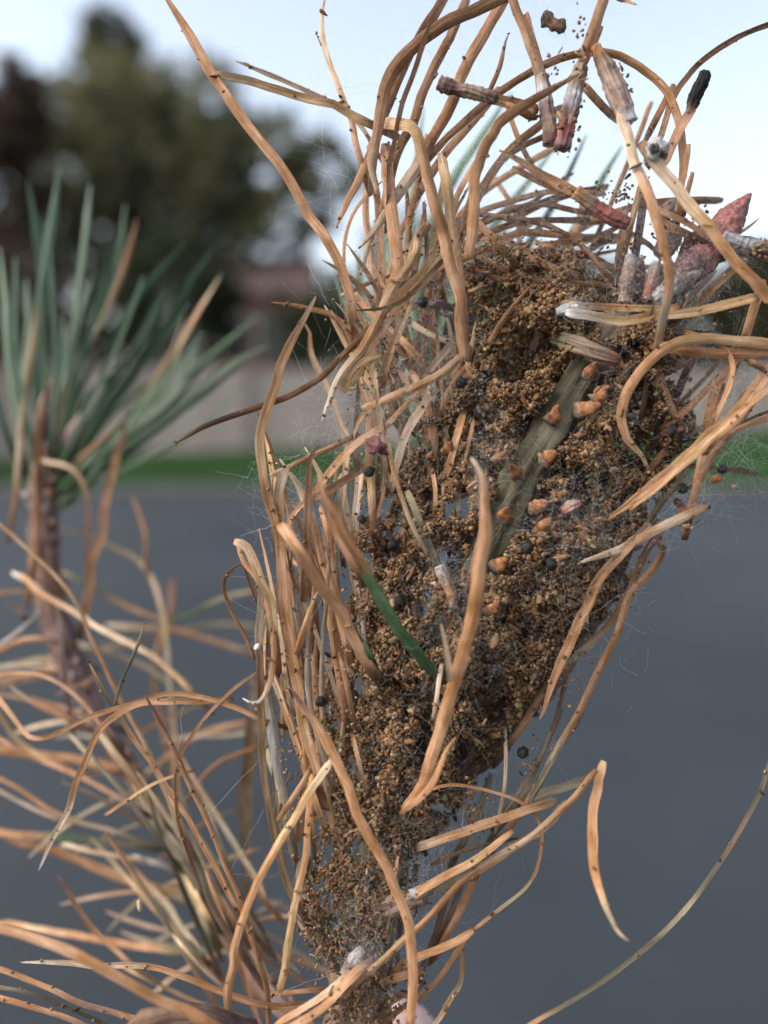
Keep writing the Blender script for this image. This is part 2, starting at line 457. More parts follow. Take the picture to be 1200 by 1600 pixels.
def catmull(pts, n):
    pts = [pts[0] * 2 - pts[1]] + pts + [pts[-1] * 2 - pts[-2]]
    seg = len(pts) - 3
    lens = [max(1e-9, (pts[i + 2] - pts[i + 1]).length) for i in range(seg)]
    tot = sum(lens); out = []
    for k in range(n):
        s = tot * k / (n - 1); i = 0
        while i < seg - 1 and s > lens[i]: s -= lens[i]; i += 1
        t = min(1, s / lens[i]); p0, p1, p2, p3 = pts[i:i + 4]
        out.append(.5 * ((2 * p1) + (p2 - p0) * t + (2 * p0 - 5 * p1 + 4 * p2 - p3) * t * t + (3 * p1 - p0 - 3 * p2 + p3) * t ** 3))
    return out, tot

PROF = [(-.5, -.05), (-.33, .06), (-.02, .11), (.30, .06), (.5, -.04), (.34, -.05), (.03, .035), (-.36, -.05)]
PROFS = [(.5 * math.cos(math.pi - 2 * math.pi * k / 36), .5 * math.sin(2 * math.pi * k / 36)) for k in range(36)]
PROFR = [(.5 * math.cos(math.pi - 2 * math.pi * k / 14), .5 * math.sin(2 * math.pi * k / 14)) for k in range(14)]
SURF = []      # points along needles, for grains and silk
def parse(s): return [tuple(float(x) for x in p.split(',')) for p in s.split()]

def strip_mesh(name, pts, widths, cols, mat, prof, roll0=0.0, twist=0.0, jit=0.1, seed=0, origin=None, jscale=9.0, ridge=0.0, scales=0.0):
    """sweep a profile along points; returns mesh with vertices relative to origin"""
    n = len(pts); K = len(prof); org = origin
    V = np.zeros((n * K, 3)); C = np.zeros((n * K, 3)); UVs = np.zeros((n * K, 2))
    L = 0.0
    for i in range(n):
        t = (pts[min(i + 1, n - 1)] - pts[max(i - 1, 0)]).normalized()
        nrm = (CAM - pts[i]).normalized(); nrm = (nrm - t * nrm.dot(t))
        if nrm.length < 1e-4: nrm = UP - t * UP.dot(t)
        nrm.normalize(); side = t.cross(nrm)
        if i: L += (pts[i] - pts[i - 1]).length
        ro = roll0 + twist * i / (n - 1)
        a1 = side * math.cos(ro) + nrm * math.sin(ro); a2 = nrm * math.cos(ro) - side * math.sin(ro)
        s = L * 1000
        for k, (x, y) in enumerate(prof):
            e = 1 + jit * 2.2 * noise.noise(Vector((s / jscale * 9 * .45, k * .55, seed * 3.7))) + jit * (.25 if prof is PROF else 1.0) * noise.noise(Vector((s * 1.6, k * 1.3, seed * 1.9)))
            w = widths[i]
            if scales: e *= 1 + scales * (((i / (n - 1) * 7 + k / K * 5 + .15 * noise.noise(Vector((k * .6, i * .2, seed)))) % 1.0) - .5)
            if ridge: e *= 1 + ridge * (abs(math.sin(k * math.pi * 3.5 / K * 2 + s * .06)) - .5)
            q = pts[i] + (a1 * (x * w * e) + a2 * ((y - .03) * w * e)) if prof is PROF else pts[i] + (a1 * x + a2 * y) * (w * e)
            V[i * K + k] = q - org
            C[i * K + k] = cols[i]
            UVs[i * K + k] = (s, k / K)
    F = [(i * K + k, i * K + (k + 1) % K, (i + 1) * K + (k + 1) % K, (i + 1) * K + k) for i in range(n - 1) for k in range(K)]
    # end caps as degenerate-free fans of quads: close with centre vertices
    V = np.vstack([V, [list(pts[0] - org)], [list(pts[-1] - org)]]); C = np.vstack([C, C[:1], C[-1:]]); UVs = np.vstack([UVs, UVs[:1], UVs[-1:]])
    c0, c1 = n * K, n * K + 1
    for k in range(0, K, 2):
        F.append((c0, (k + 2) % K, k + 1, k)); F.append((c1, (n - 1) * K + k, (n - 1) * K + k + 1, (n - 1) * K + (k + 2) % K))
    me = mesh_np(name, V, F, mat, True, C, UVs)
    if prof is PROF:      # crisp long edges of a needle
        ev = np.zeros(len(me.edges) * 2, dtype=np.int32); me.edges.foreach_get('vertices', ev); ev = ev.reshape(-1, 2)
        sh = (np.abs(ev[:, 0] - ev[:, 1]) == K) & np.isin(ev[:, 0] % K, (0, 4, 2, 6) if int(seed) % 3 else (0, 4, 6))
        me.attributes.new('sharp_edge', 'BOOLEAN', 'EDGE').data.foreach_set('value', sh)
    return me

def colstops(s, ts):
    cs = [CS[c] for c in s]
    if len(cs) == 1: return [cs[0]] * len(ts)
    out = []
    for t in ts:
        x = t * (len(cs) - 1); i = min(int(x), len(cs) - 2); f = x - i
        f = f * f * (3 - 2 * f); out.append(cs[i] * (1 - f) + cs[i + 1] * f)
    return out

NSEED = [0]
def needle(pxs, w, z, c='o', tip='e', parent=None, name='needle', mat=None, prof=PROF, roll=None, wiggle=1.0, surf=True, jit=0.045, wend=1.0, extend=True):
    NSEED[0] += 1; sd = NSEED[0]; rr = random.Random(sd * 13 + 5)
    p2 = parse(pxs) if isinstance(pxs, str) else pxs
    if not isinstance(z, (tuple, list)): z = (z, z)
    if parent is not None and parent.name == 'side_stem':      # that fork stands farther back
        z = tuple(q * 1.55 if q < -10 else q for q in z); w = w * (.72 if name == 'needle' else .74)
    # bulge in depth so that nothing lies in one plane
    bz = rr.uniform(-1.6, 1.6)
    ext0, ext1 = tip in ('n', 'e', 'a'), tip in ('n', 's')
    tip = {'a': 'n', 'C': 'n', 'E': 'e'}.get(tip, tip)
    cum = [0.0]
    for a_, b_ in zip(p2[:-1], p2[1:]): cum.append(cum[-1] + math.hypot(b_[0] - a_[0], b_[1] - a_[1]))
    tot = cum[-1]; pw = []
    for i, pt in enumerate(p2):
        t = cum[i] / tot
        zi = float(np.interp(t * (len(z) - 1), range(len(z)), z)) + bz * math.sin(math.pi * t)
        pw.append(P(pt[0], pt[1], zi))
    # broken-off looking ends really run on, deeper into the tangle
    if extend:
        ex = min(45.0, 16 + tot * .16)
        def beyond(a, b, c_, dz):
            (u1, v1), (u2, v2) = a, b; h_ = max(1e-6, math.hypot(u1 - u2, v1 - v2))
            return P(u1 + (u1 - u2) / h_ * ex, v1 + (v1 - v2) / h_ * ex, c_ - dz)
        if ext0: pw.insert(0, beyond(p2[0], p2[1], z[0], rr.uniform(3, 6)))
        if ext1 and tot < 330: pw.append(beyond(p2[-1], p2[-2], z[-1], rr.uniform(3, 6)))
        tot += ex
    n = int(min(44, max(9, tot / 11)))
    pts, L = catmull(pw, n)
    ts = [i / (n - 1) for i in range(n)]
    zm = sum(z) / len(z); wm = w * .82 * mmpx(zm)
    ws = []
    for t in ts:
        f = 1.0 + (wend - 1) * t
        d = L / wm
        if tip in ('e', 'b'): f *= min(1, .16 + .84 * ((1 - t) * d / 7.0) ** .7)
        if tip in ('s', 'b'): f *= min(1, .16 + .84 * (t * d / 7.0) ** .7)
        if tip in ('n', 's'): f *= min(1, .7 + .3 * (1 - t) * d / .7)
        if tip in ('n', 'e'): f *= min(1, .75 + .25 * t * d / .7)
        if tip in ('e',): f *= .82 + .18 * min(1, t * 6)
        f *= 1 + .09 * noise.noise(Vector((t * L * 1000 / 4.0, sd * 2.3, 0))) + .015 * noise.noise(Vector((t * L * 1000 / .9, sd * 1.3, 4)))
        ws.append(wm * f)
    for _ in range(2):
        pts = [pts[0]] + [pts[i] * .5 + (pts[i - 1] + pts[i + 1]) * .25 for i in range(1, n - 1)] + [pts[-1]]
    # small kinks of a shrivelled needle
    for i in range(1, n - 1):
        if rr.random() < .07 * wiggle:
            kv = Vector([rr.gauss(0, 1) for _ in range(3)]) * wm * .22
            for q_ in range(max(1, i - 2), min(n - 1, i + 3)): pts[q_] = pts[q_] + kv * (1 - abs(q_ - i) / 3)
        pts[i] = pts[i] + Vector([noise.noise(Vector((i * .55, sd * 1.1, q * 7.0))) for q in range(3)]) * (wm * .07 * wiggle)
    if roll is None:
        roll = rr.uniform(-.55, .55) + (math.pi if rr.random() < .45 else 0)
    tw = rr.uniform(-.7, .7)
    me = strip_mesh(name, pts, ws, colstops(c, ts), mat or M_NEEDLE, prof, roll, tw, jit, sd, pts[0])
    o = link(name, me, parent, pts[0])
    if surf:
        for i in range(n): SURF.append((pts[i], ws[i], zm, p2[0]))
    return o

# branch skeleton -------------------------------------------------------------
base_pt = P(556, 1760, -7)
branch = empty('pine_branch', base_pt)
tag(branch, 'forked pine branch with dry orange needles and a webbed, grain-covered nest', 'pine branch')

def stem(name, pxs, ws, zs, c, parent, jit=.16, mat=None, n=46):
    NSEED[0] += 1
    p2 = parse(pxs); pw = [P(u, v, z) for (u, v), z in zip(p2, zs)]
    pts, L = catmull(pw, n)
    ts = [i / (n - 1) for i in range(n)]
    xs = np.linspace(0, 1, len(ws)); wi = np.interp(ts, xs, ws); zi = np.interp(ts, np.linspace(0, 1, len(zs)), zs)
    W = [w * mmpx(z) * (1 + .10 * noise.noise(Vector((i * .5, NSEED[0], 0)))) for i, (w, z) in enumerate(zip(wi, zi))]
    me = strip_mesh(name, pts, W, colstops(c, ts), mat or M_BARK, PROFS, 0, 0, jit, NSEED[0], pts[0], 14, .3)
    return link(name, me, parent, pts[0]), pts, W

main, MP, MW = stem('main_stem', '556,1760 556,1640 566,1520 584,1410 604,1310 640,1180 686,1040 735,925 785,810 835,715 885,630 930,560 985,480 1050,425',
                    [84, 86, 84, 80, 74, 66, 62, 58, 58, 58, 56, 52, 48, 40], [-7, -7, -7, -7, -7, -7, -5, -2.5, -1.5, -1.5, -2.5, -4, -6, -7], 'qqqhhhhhhhhqs', branch)
side, SP, SW = stem('side_stem', '540,1690 500,1630 440,1570 385,1500 330,1420 275,1330 215,1225 160,1130 112,1045 86,960 68,880 66,800 72,740 84,700',
                    [40, 36, 30, 26, 24, 24, 24, 26, 30, 34, 36, 38, 38, 34], [-10, -14, -19, -25, -31, -37, -42, -46, -50, -53, -56, -58, -60, -62], 'ssdsdssdsd', branch, .3)
rear, RP, RW = stem('rear_stem', '600,1500 612,1380 622,1240 630,1100 640,940 648,800 655,700 660,630', [40, 40, 38, 38, 36, 34, 32, 26],
                    [-12, -18, -24, -28, -30, -31, -32, -33], 'sdsds', branch, .2)
twig1, _, _ = stem('twig', '568,1540 540,1500 512,1464 486,1424 474,1392 478,1340', [32, 30, 27, 25, 22, 16], [-5, -4, -3, -3, -4, -6], 'qhqh', branch, .3, n=20)
twig2, _, _ = stem('twig', '585,1425 620,1412 664,1404', [30, 24, 16], [-3, -1, 1], 'qq', branch, .3, n=12)
twig3, _, _ = stem('twig', '690,1250 740,1190 800,1120 860,1060 930,960 985,850', [36, 36, 32, 28, 24, 16], [-10, -11, -11, -11, -11, -10], 'qsqs', branch, .3, n=26)
twig4, _, _ = stem('twig', '150,1690 215,1622 290,1598 360,1612 430,1660', [40, 46, 46, 40, 36], [10, 10, 9, 7, 2], 'ddsd', branch, .25, n=18)
twig5, _, _ = stem('twig', '940,560 1000,505 1060,440 1120,392 1180,388 1240,410', [38, 36, 34, 30, 26, 24], [-6, -6, -4, -2, 0, 1], 'sesees', branch, .3, n=26)
twig6, _, _ = stem('twig', '868,530 895,538 925,549 950,557 968,564', [18, 24, 25, 24, 13], [-2, 1, 2.6, 3, 3], 'hhqqf', branch, .25, n=14)

ND = main
def T(rows, parent, name='needle', mat=None, **kw):
    for r_ in rows:
        needle(*r_, parent=parent, name=name, mat=mat, **kw)

# ---- upper arcs (traced)
T([
 ('552,500 545,460 530,410 490,340 440,262 390,200 327,110 300,60 262,0 250,-22', 19, (-2, -4), 'oooo', 'e'),
 ('583,196 545,178 500,160 440,142 385,125 335,115', 16, (-1, -3), 'oyyp', 'a'),
 ('582,226 570,205 545,176 490,147 420,116 368,95', 9, -6, 'rppk', 'e'),
 ('566,260 548,195 530,140 508,80 502,30 509,-12', 12, -4, 'ropk', 'e'),
 ('545,490 537,410 540,367 553,330 577,302 600,280', 8, -6, 'ror', 'e'),
 ('600,180 590,205 580,240 567,270 550,300 537,327 526,354', 19, (-3, -2), 'rooo', 'e'),
 ('792,-8 763,40 737,87 713,133 697,180 673,220 647,267 613,317 590,353 562,387', 22, (-2, 1), 'rrorpp', 'e'),
 ('830,-22 777,0 733,20 687,43 647,73 620,100 603,133 595,173 588,217 583,260 588,305', 24, (2, 0), 'ooorrp', 'e'),
 ('698,-10 677,23 657,50 640,90 623,127 603,180 590,213 584,262', 17, -2, 'orrp', 'n'),
 ('690,10 662,63 650,103 630,153 617,213 610,267 606,320', 12, 1, 'rrr', 'n'),
 ('712,36 687,87 667,130 647,177 627,220 613,260 604,305', 18, -3, 'rrro', 'n'),
 ('606,268 608,300 613,340 620,400 626,440', 24, 0, 'rroo', 'n'),
 ('628,194 646,196 656,225 665,262 676,305 689,352 701,402 712,460 722,520 727,565', 24, (2, 4, 4), 'oyoooo', 'n'),
 ('698,284 705,320 710,370 716,425 722,490', 22, 3.5, 'yyoo', 'n'),
 ('905,115 880,130 840,153 800,177 770,207 750,240 741,268 742,320 738,365 733,405', 22, (4, 5, 5), 'yrooor', 's'),
 ('764,150 768,137 780,107 795,52', 10, -3, 'pok', 'e'),
 ('672,245 690,223 727,190 757,163 790,137 830,113 850,100 907,83 950,82 993,97 1027,123 1050,157 1063,200 1067,240 1062,290', 15, (-2, 0, -1), 'rrroooor', 'n'),
 ('757,167 733,197 710,220 687,250 668,280', 17, -4, 'rrr', 'n'),
 ('846,195 813,220 787,250 760,283 745,310 728,350', 17, -2, 'orro', 'n'),
 ('852,213 817,227 800,240', 13, -4, 'rr', 'n'),
 ('747,331 780,320 813,310 863,297 905,300', 12, -6, 'rrro', 'n'),
 ('752,352 800,326 850,318 895,330 925,335', 11, -7, 'rrr', 'n'),
 ('735,378 790,352 840,345 905,346', 13, -6, 'roro', 'n'),
 ('725,405 790,372 860,365 920,372', 14, -7, 'orrr', 'n'),
 ('752,354 772,372 794,398', 15, 0, 'oo', 'n'),
 ('633,420 645,375 658,352 674,340', 7, -1, 'oy', 'e'),
 ('646,430 655,370 666,318', 15, -4, 'ooo', 'e'),
 ('666,430 667,390 664,345', 9, -3, 'oo', 'n'),
 ('700,350 715,313 730,273 746,248', 15, 1, 'oor', 'n'),
 ('598,470 596,415 590,322 582,270', 15, -5, 'orrr', 'n'),
 ('712,430 700,380 706,340 716,322', 8, -2, 'oy', 'n'),
 ('585,300 592,340 574,392 560,440', 9, -7, 'rok', 'e'),
 ('640,330 625,360 612,420 600,470', 12, -8, 'ror', 'n'),
 ('660,250 650,300 640,340 636,400', 13, -7, 'rrr', 'n'),
 ('800,190 812,225 826,250', 10, -5, 'rr', 'n'),
 ('690,300 680,350 684,410 690,450', 12, -6, 'ror', 'n'),
 ('575,280 570,330 580,400 590,470', 14, -9, 'kok', 'n'),
 ('750,260 735,310 722,360 716,410', 12, -5, 'rrr', 'n'),
 ('960,-6 975,-4 995,7', 11, -3, 'ro', 'E'),
 ('494,50 498,62 506,78', 4, -4, 'kk', 'b'),
], ND)

# ---- middle left tangle
T([
 ('686,392 672,420 644,448 620,470 600,500 580,534 556,572', 27, (0, 1), 'oyoyy', 'n'),
 ('668,432 644,458 624,474 600,482 578,484 556,485', 12, 3, 'oyyd', 'e'),
 ('652,392 638,418 620,440 606,466 594,492 580,520 566,546 544,570 520,606 508,640 503,660', 18, (1, 2, 1), 'oyyopw', 'e'),
 ('636,482 620,524 604,560 597,596', 17, 2, 'pyoo', 'n'),
 ('590,556 566,563 553,572 547,584 542,598', 12, 3, 'yyo', 'e'),
 ('622,526 644,544 668,572', 15, -3, 'or', 'n'),
 ('712,566 690,586 660,600 636,612 600,626', 17, 2, 'oyoo', 'n'),
 ('652,614 632,634 612,652 600,670', 11, 1, 'oo', 'n'),
 ('584,560 580,600 577,640 579,674 576,724', 17, 1, 'oyoo', 'n'),
 ('586,588 590,630 597,680 602,730', 9, 2, 'pyo', 'n'),
 ('576,640 558,655 551,676 553,690', 11, 0, 'yo', 'e'),
 ('588,672 564,686 544,701 526,726 510,746', 17, 2, 'oooo', 'n'),
 ('660,634 640,662 628,694 618,736', 19, 0, 'ppk', 'n'),
 ('694,550 672,574 658,600', 15, -1, 'ppo', 'n'),
 ('554,538 533,563 500,592 450,620 400,638 345,657 300,678 274,693', 14, (1, 3), 'orrrdr', 'e'),
 ('436,850 430,818 418,780 408,724 405,683 413,650 427,613 437,573 457,530 480,487 494,463', 18, (1, 3), 'oooyoop', 'e'),
 ('552,705 523,633 500,583 483,547 476,505', 14, -14, 'ppo', 'e'),
 ('570,480 590,500 612,540 640,560', 14, -5, 'roo', 'n'),
 ('640,500 660,520 690,530 720,540', 11, -4, 'ppp', 'n'),
 ('600,520 570,560 560,610 556,660', 12, -5, 'oko', 'n'),
 ('620,600 606,640 596,690 590,760', 14, -5, 'orr', 'n'),
 ('660,610 676,640 680,690 672,740', 14, -3, 'orr', 'n'),
 ('640,560 636,540 634,520', 8, -4, 'yo', 'n'),
 ('556,452 580,440 610,432', 11, -6, 'pp', 'n'),
 ('700,480 680,476 655,478', 15, 1, 'ss', 'n'),
 ('720,660 712,690 700,730', 14, 1, 'or', 'n'),
 ('735,680 728,710 722,735', 8, 2, 'oo', 'e'),
 ('690,640 700,610 715,590', 12, -1, 'rr', 'n'),
], ND)

# ---- left upright bundle
T([
 ('542,1010 530,960 520,920 508,890 500,860 496,836 488,812 476,784 470,766 460,748 448,732 437,717', 15, (0, 2), 'ooooopp', 'e'),
 ('498,1222 488,1180 476,1140 466,1080 456,1020 446,960 442,910 439,880 437,840 436,800 435,770 437,754 447,733', 20, (2, 2, 1), 'rooyooooop', 'n'),
 ('477,900 479,860 481,800 482,760 483,722 487,704 500,696', 15, 1, 'oorro', 'e'),
 ('530,693 500,708 474,720 450,731', 11, 0, 'oop', 'n'),
 ('478,783 460,796 448,812 444,840', 9, 2, 'oo', 'n'),
 ('560,736 540,748 520,764 490,779', 15, 0, 'ooo', 'n'),
 ('664,1034 638,1002 620,980 600,944 580,910 560,874 540,840 524,808 508,772 497,742', 25, (5, 9, 13), 'hgggggoooo', 'e'),
 ('556,888 540,862 520,824 499,786', 15, (10, 13), 'sroo', 'e'),
 ('572,1032 554,1002 540,976 520,944 500,916 480,880 463,855', 22, (5, 9), 'hooooo', 'n'),
 ('578,1024 568,1005 556,986 545,968', 12, 6, 'hggr', 'e'),
 ('430,1010 424,965 414,930 402,893 388,856 374,841 366,846', 17, (2, 3), 'ooyyp', 'a'),
 ('366,845 371,862 384,884 399,900 412,930 422,965 427,1005 428,1035 423,1062 414,1088 405,1099 392,1100 379,1091', 11, (1, 4), 'oooroopw', 'E'),
 ('398,1030 384,994 370,970 358,946 349,920 351,902 360,890 378,880 398,876', 9, -3, 'ooorp', 'E'),
 ('466,1416 450,1386 440,1352 430,1312 421,1268 413,1222 409,1180 408,1120 406,1060 406,1000 408,940 412,905', 15, (2, 2), 'oyyyyyrpp', 'n'),
 ('452,1300 444,1256 434,1204 427,1140 420,1080 416,1010 420,960', 19, -3, 'kkekk', 'n'),
 ('466,1014 474,986 486,948 498,920', 13, 3, 'ooy', 'e'),
 ('506,1140 502,1090 504,1022 509,950 512,900', 10, 2, 'kykyo', 'n'),
 ('512,1200 494,1142 484,1092 480,1040 486,985 490,940', 13, 1, 'oppro', 'n'),
 ('640,1605 646,1533 643,1483 637,1433 620,1397 600,1343 573,1283 550,1240 534,1208 520,1178 504,1148 484,1116 466,1094 453,1073', 19, (7, 7, 6), 'oorooooov', 'e'),
 ('362,1610 355,1554 361,1503 374,1452 396,1392 416,1352 440,1308 474,1250 504,1208 518,1188', 16, (3, 5), 'oyoooyp', 'a'),
 ('437,1552 447,1493 457,1433 470,1360 480,1293 484,1240 488,1210', 15, 2, 'yyoo', 'C'),
 ('446,1262 462,1234 482,1206', 11, 2, 'oo', 'n'),
 ('464,1345 446,1262 430,1206', 16, -7, 'kk', 'n'),
 ('494,1010 492,960 484,900 480,860', 16, -5, 'roo', 'n'),
 ('470,1080 462,1020 452,940 446,880', 13, -3, 'koo', 'n'),
 ('538,1120 530,1060 522,1010 514,960', 14, -2, 'oor', 'n'),
 ('552,1120 545,1080 537,1046', 11, 2, 'oo', 'n'),
 ('567,1218 562,1196 556,1170', 9, 3, 'po', 'n'),
 ('516,1250 520,1200 514,1150', 11, -3, 'pp', 'n'),
 ('500,1100 512,1060 520,1030', 8, -3, 'oo', 'n'),
 ('524,900 520,860 508,820', 14, -4, 'ooo', 'n'),
 ('540,780 546,830 552,880 560,930', 14, -3, 'ypo', 'n'),
 ('580,750 582,790 583,816', 16, 1, 'yo', 'n'),
 ('612,722 618,750 628,790 645,825 660,852', 9, 3, 'ooko', 'n'),
 ('648,796 668,845 685,888', 14, 2, 'khk', 'n'),
 ('694,756 692,790 694,815', 9, 0, 'oo', 'n'),
 ('716,762 716,820 718,862', 8, -1, 'kh', 'n'),
 ('678,748 682,775 680,800', 9, 0, 'oo', 'n'),
 ('540,730 536,770 530,800 534,850', 12, -3, 'opo', 'n'),
 ('560,760 556,800 552,842', 15, -1, 'ppo', 'n'),
 ('600,760 596,790 586,815', 8, -1, 'oo', 'n'),
 ('488,1300 478,1230 470,1150 462,1090 452,1010 446,950', 12, -4, 'kooyo', 'e'),
 ('520,1290 506,1210 498,1130 492,1060 494,990', 13, -4, 'oykoo', 'e'),
 ('440,1330 432,1260 424,1170 418,1100', 11, -6, 'kkyo', 'e'),
 ('476,1180 470,1110 466,1050 458,980 452,930', 10, -1, 'roop', 'e'),
 ('548,1080 536,1010 524,950 512,880 502,820', 13, -4, 'orok', 'e'),
 ('540,1000 528,930 520,860 514,800 518,760', 11, -5, 'ooro', 'e'),
 ('470,1020 462,960 454,900 456,850', 11, -3, 'opoo', 'e'),
 ('600,700 590,660 566,610 556,560', 10, -4, 'oroo', 'e'),
], ND)

# ---- front needles
T([
 ('630,1266 642,1254 656,1234 668,1210 675,1190 686,1150 700,1100 715,1052 727,1008 736,975 746,920 753,860 757,800 757,762 752,734 736,715', 25, (4, 8, 13, 15), 'ooooooooop', 'E'),
 ('704,1066 702,1042 697,1010 689,974', 13, (10, 13), 'opp', 'e'),
 ('652,1250 668,1238 685,1205 695,1172 713,1151', 13, (7, 9), 'oro', 'e'),
 ('688,1052 684,1075 680,1104', 9, 5, 'pp', 'n'),
 ('726,925 738,880 748,838 754,810', 7, 3, 'dd', 'n'),
], ND)

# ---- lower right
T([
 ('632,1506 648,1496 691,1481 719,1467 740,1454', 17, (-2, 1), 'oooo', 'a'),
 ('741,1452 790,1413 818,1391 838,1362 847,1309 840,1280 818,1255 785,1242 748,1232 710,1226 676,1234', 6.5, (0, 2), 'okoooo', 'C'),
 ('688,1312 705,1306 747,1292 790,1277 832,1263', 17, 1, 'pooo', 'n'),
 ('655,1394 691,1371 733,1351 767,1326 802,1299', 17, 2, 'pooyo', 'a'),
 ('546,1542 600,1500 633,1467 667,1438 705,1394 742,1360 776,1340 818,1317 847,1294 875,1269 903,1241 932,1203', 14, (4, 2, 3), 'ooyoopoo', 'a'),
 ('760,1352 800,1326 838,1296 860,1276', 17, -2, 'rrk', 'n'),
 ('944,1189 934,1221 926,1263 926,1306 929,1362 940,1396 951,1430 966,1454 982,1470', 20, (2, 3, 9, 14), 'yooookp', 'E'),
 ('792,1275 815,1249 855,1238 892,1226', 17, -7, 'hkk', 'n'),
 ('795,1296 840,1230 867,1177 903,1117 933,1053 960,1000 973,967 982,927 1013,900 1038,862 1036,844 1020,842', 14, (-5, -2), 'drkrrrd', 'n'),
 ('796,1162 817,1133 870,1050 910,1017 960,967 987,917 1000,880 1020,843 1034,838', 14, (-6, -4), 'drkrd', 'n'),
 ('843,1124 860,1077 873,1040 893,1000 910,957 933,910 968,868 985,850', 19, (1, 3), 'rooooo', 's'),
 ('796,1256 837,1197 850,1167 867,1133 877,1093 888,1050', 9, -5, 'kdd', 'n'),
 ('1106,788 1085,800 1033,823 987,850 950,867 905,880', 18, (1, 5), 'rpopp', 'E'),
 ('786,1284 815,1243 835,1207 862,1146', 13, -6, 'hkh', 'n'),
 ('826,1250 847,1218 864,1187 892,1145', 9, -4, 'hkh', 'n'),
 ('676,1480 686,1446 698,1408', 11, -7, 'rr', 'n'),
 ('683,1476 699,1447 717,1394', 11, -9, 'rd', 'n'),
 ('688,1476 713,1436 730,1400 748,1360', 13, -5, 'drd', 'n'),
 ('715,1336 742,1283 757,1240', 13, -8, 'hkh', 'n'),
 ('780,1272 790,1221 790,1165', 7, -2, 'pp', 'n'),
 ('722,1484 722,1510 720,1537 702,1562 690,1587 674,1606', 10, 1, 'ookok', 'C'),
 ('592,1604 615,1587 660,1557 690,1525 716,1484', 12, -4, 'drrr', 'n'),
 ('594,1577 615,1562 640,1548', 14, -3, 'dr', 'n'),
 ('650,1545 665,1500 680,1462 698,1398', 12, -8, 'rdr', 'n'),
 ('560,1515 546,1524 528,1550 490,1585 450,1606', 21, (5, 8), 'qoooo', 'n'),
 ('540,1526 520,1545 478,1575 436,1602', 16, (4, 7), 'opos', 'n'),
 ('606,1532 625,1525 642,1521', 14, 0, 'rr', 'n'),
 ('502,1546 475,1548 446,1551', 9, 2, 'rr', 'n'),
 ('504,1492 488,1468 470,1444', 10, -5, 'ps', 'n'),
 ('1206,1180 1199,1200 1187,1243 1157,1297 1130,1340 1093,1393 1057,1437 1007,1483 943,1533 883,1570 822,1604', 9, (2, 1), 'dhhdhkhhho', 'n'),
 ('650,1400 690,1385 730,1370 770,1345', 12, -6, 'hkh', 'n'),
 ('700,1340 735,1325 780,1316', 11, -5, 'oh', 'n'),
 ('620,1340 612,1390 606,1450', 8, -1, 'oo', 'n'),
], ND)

# ---- right side
T([
 ('1216,539 1200,537 1150,533 1100,528 1063,533 1030,550 1003,577 983,607 972,633 970,660 983,693 997,713 1014,738', 20, (4, 5, 3), 'ooyyoook', 'e'),
 ('1056,546 1100,552 1150,553 1216,554', 21, 3, 'rroo', 'n'),
 ('1105,528 1126,534 1141,552 1145,572 1139,604 1122,644', 10, 4, 'oor', 'n'),
 ('1153,560 1133,607 1117,650 1104,694', 16, -1, 'orr', 'n'),
 ('1142,572 1110,600 1083,633 1056,652', 15, -2, 'rrr', 'n'),
 ('1028,570 1040,613 1058,650', 17, -2, 'krr', 'n'),
 ('1144,422 1119,443 1087,478', 17, 1, 'oo', 'n'),
 ('1184,464 1172,500 1160,540', 17, 1, 'oo', 'n'),
 ('1034,332 1063,342 1082,351 1102,368 1114,383', 14, 0, 'oord', 'n'),
 ('1043,352 1071,364 1094,378', 15, 0, 'rd', 'n'),
 ('998,304 988,342 978,384', 13, 1, 'yo', 'n'),
 ('1006,312 1001,348 994,390', 15, -1, 'rss', 'n'),
 ('974,352 968,394', 12, 0, 'oo', 'n') if False else ('974,350 971,372 967,396', 13, 0, 'oo', 'n'),
 ('1146,370 1167,357 1186,341', 9, -2, 'kk', 'e'),
 ('1060,330 1064,296 1072,248 1076,225', 11, 0, 'oro', 'a'),
 ('1070,318 1075,296 1083,269', 11, 1, 'oo', 'a'),
 ('950,812 975,793 1012,764 1050,735 1085,706 1121,677 1144,656 1165,629 1184,603', 25, (3, 4), 'oooooor', 's'),
 ('984,797 1030,760 1070,720 1117,678 1148,652 1175,629 1206,604', 12, 6, 'ooyooo', 's'),
 ('1080,800 1090,760 1105,722 1137,685 1166,644', 16, 1, 'roro', 'n'),
 ('1122,682 1150,669 1179,660 1212,650', 12, 2, 'rrr', 'n'),
 ('1118,610 1108,633 1103,672', 18, 0, 'rr', 'n'),
 ('1168,560 1182,570 1196,584', 15, 2, 'rd', 'C'),
 ('1096,712 1088,758 1078,798', 12, -2, 'pop', 'n'),
 ('1054,780 1064,790 1066,808', 15, 1, 'fr', 'C'),
 ('1056,758 1033,785 1006,828', 11, -3, 'dh', 'n'),
 ('1030,220 1040,187 1050,153 1067,123 1093,97 1127,73 1160,53 1212,34', 13, -1, 'roooo', 'n'),
 ('1018,200 1030,176 1042,153', 13, -2, 'rr', 'n'),
 ('1150,640 1120,690 1095,735', 13, -2, 'ror', 'n'),
 ('1210,640 1185,646 1160,660', 8, 1, 'oo', 'n'),
 ('1010,740 1040,700 1075,680', 12, -5, 'rr', 'n'),
 ('913,136 932,153 956,176', 15, 1, 'oo', 'n'),
 ('940,520 985,512 1040,515 1090,520', 12, -4, 'kk', 'n'),
 ('1100,440 1080,462 1060,490', 12, -3, 'or', 'n'),
 ('985,380 1000,410 1010,440', 12, -3, 'po', 'n'),
], ND)

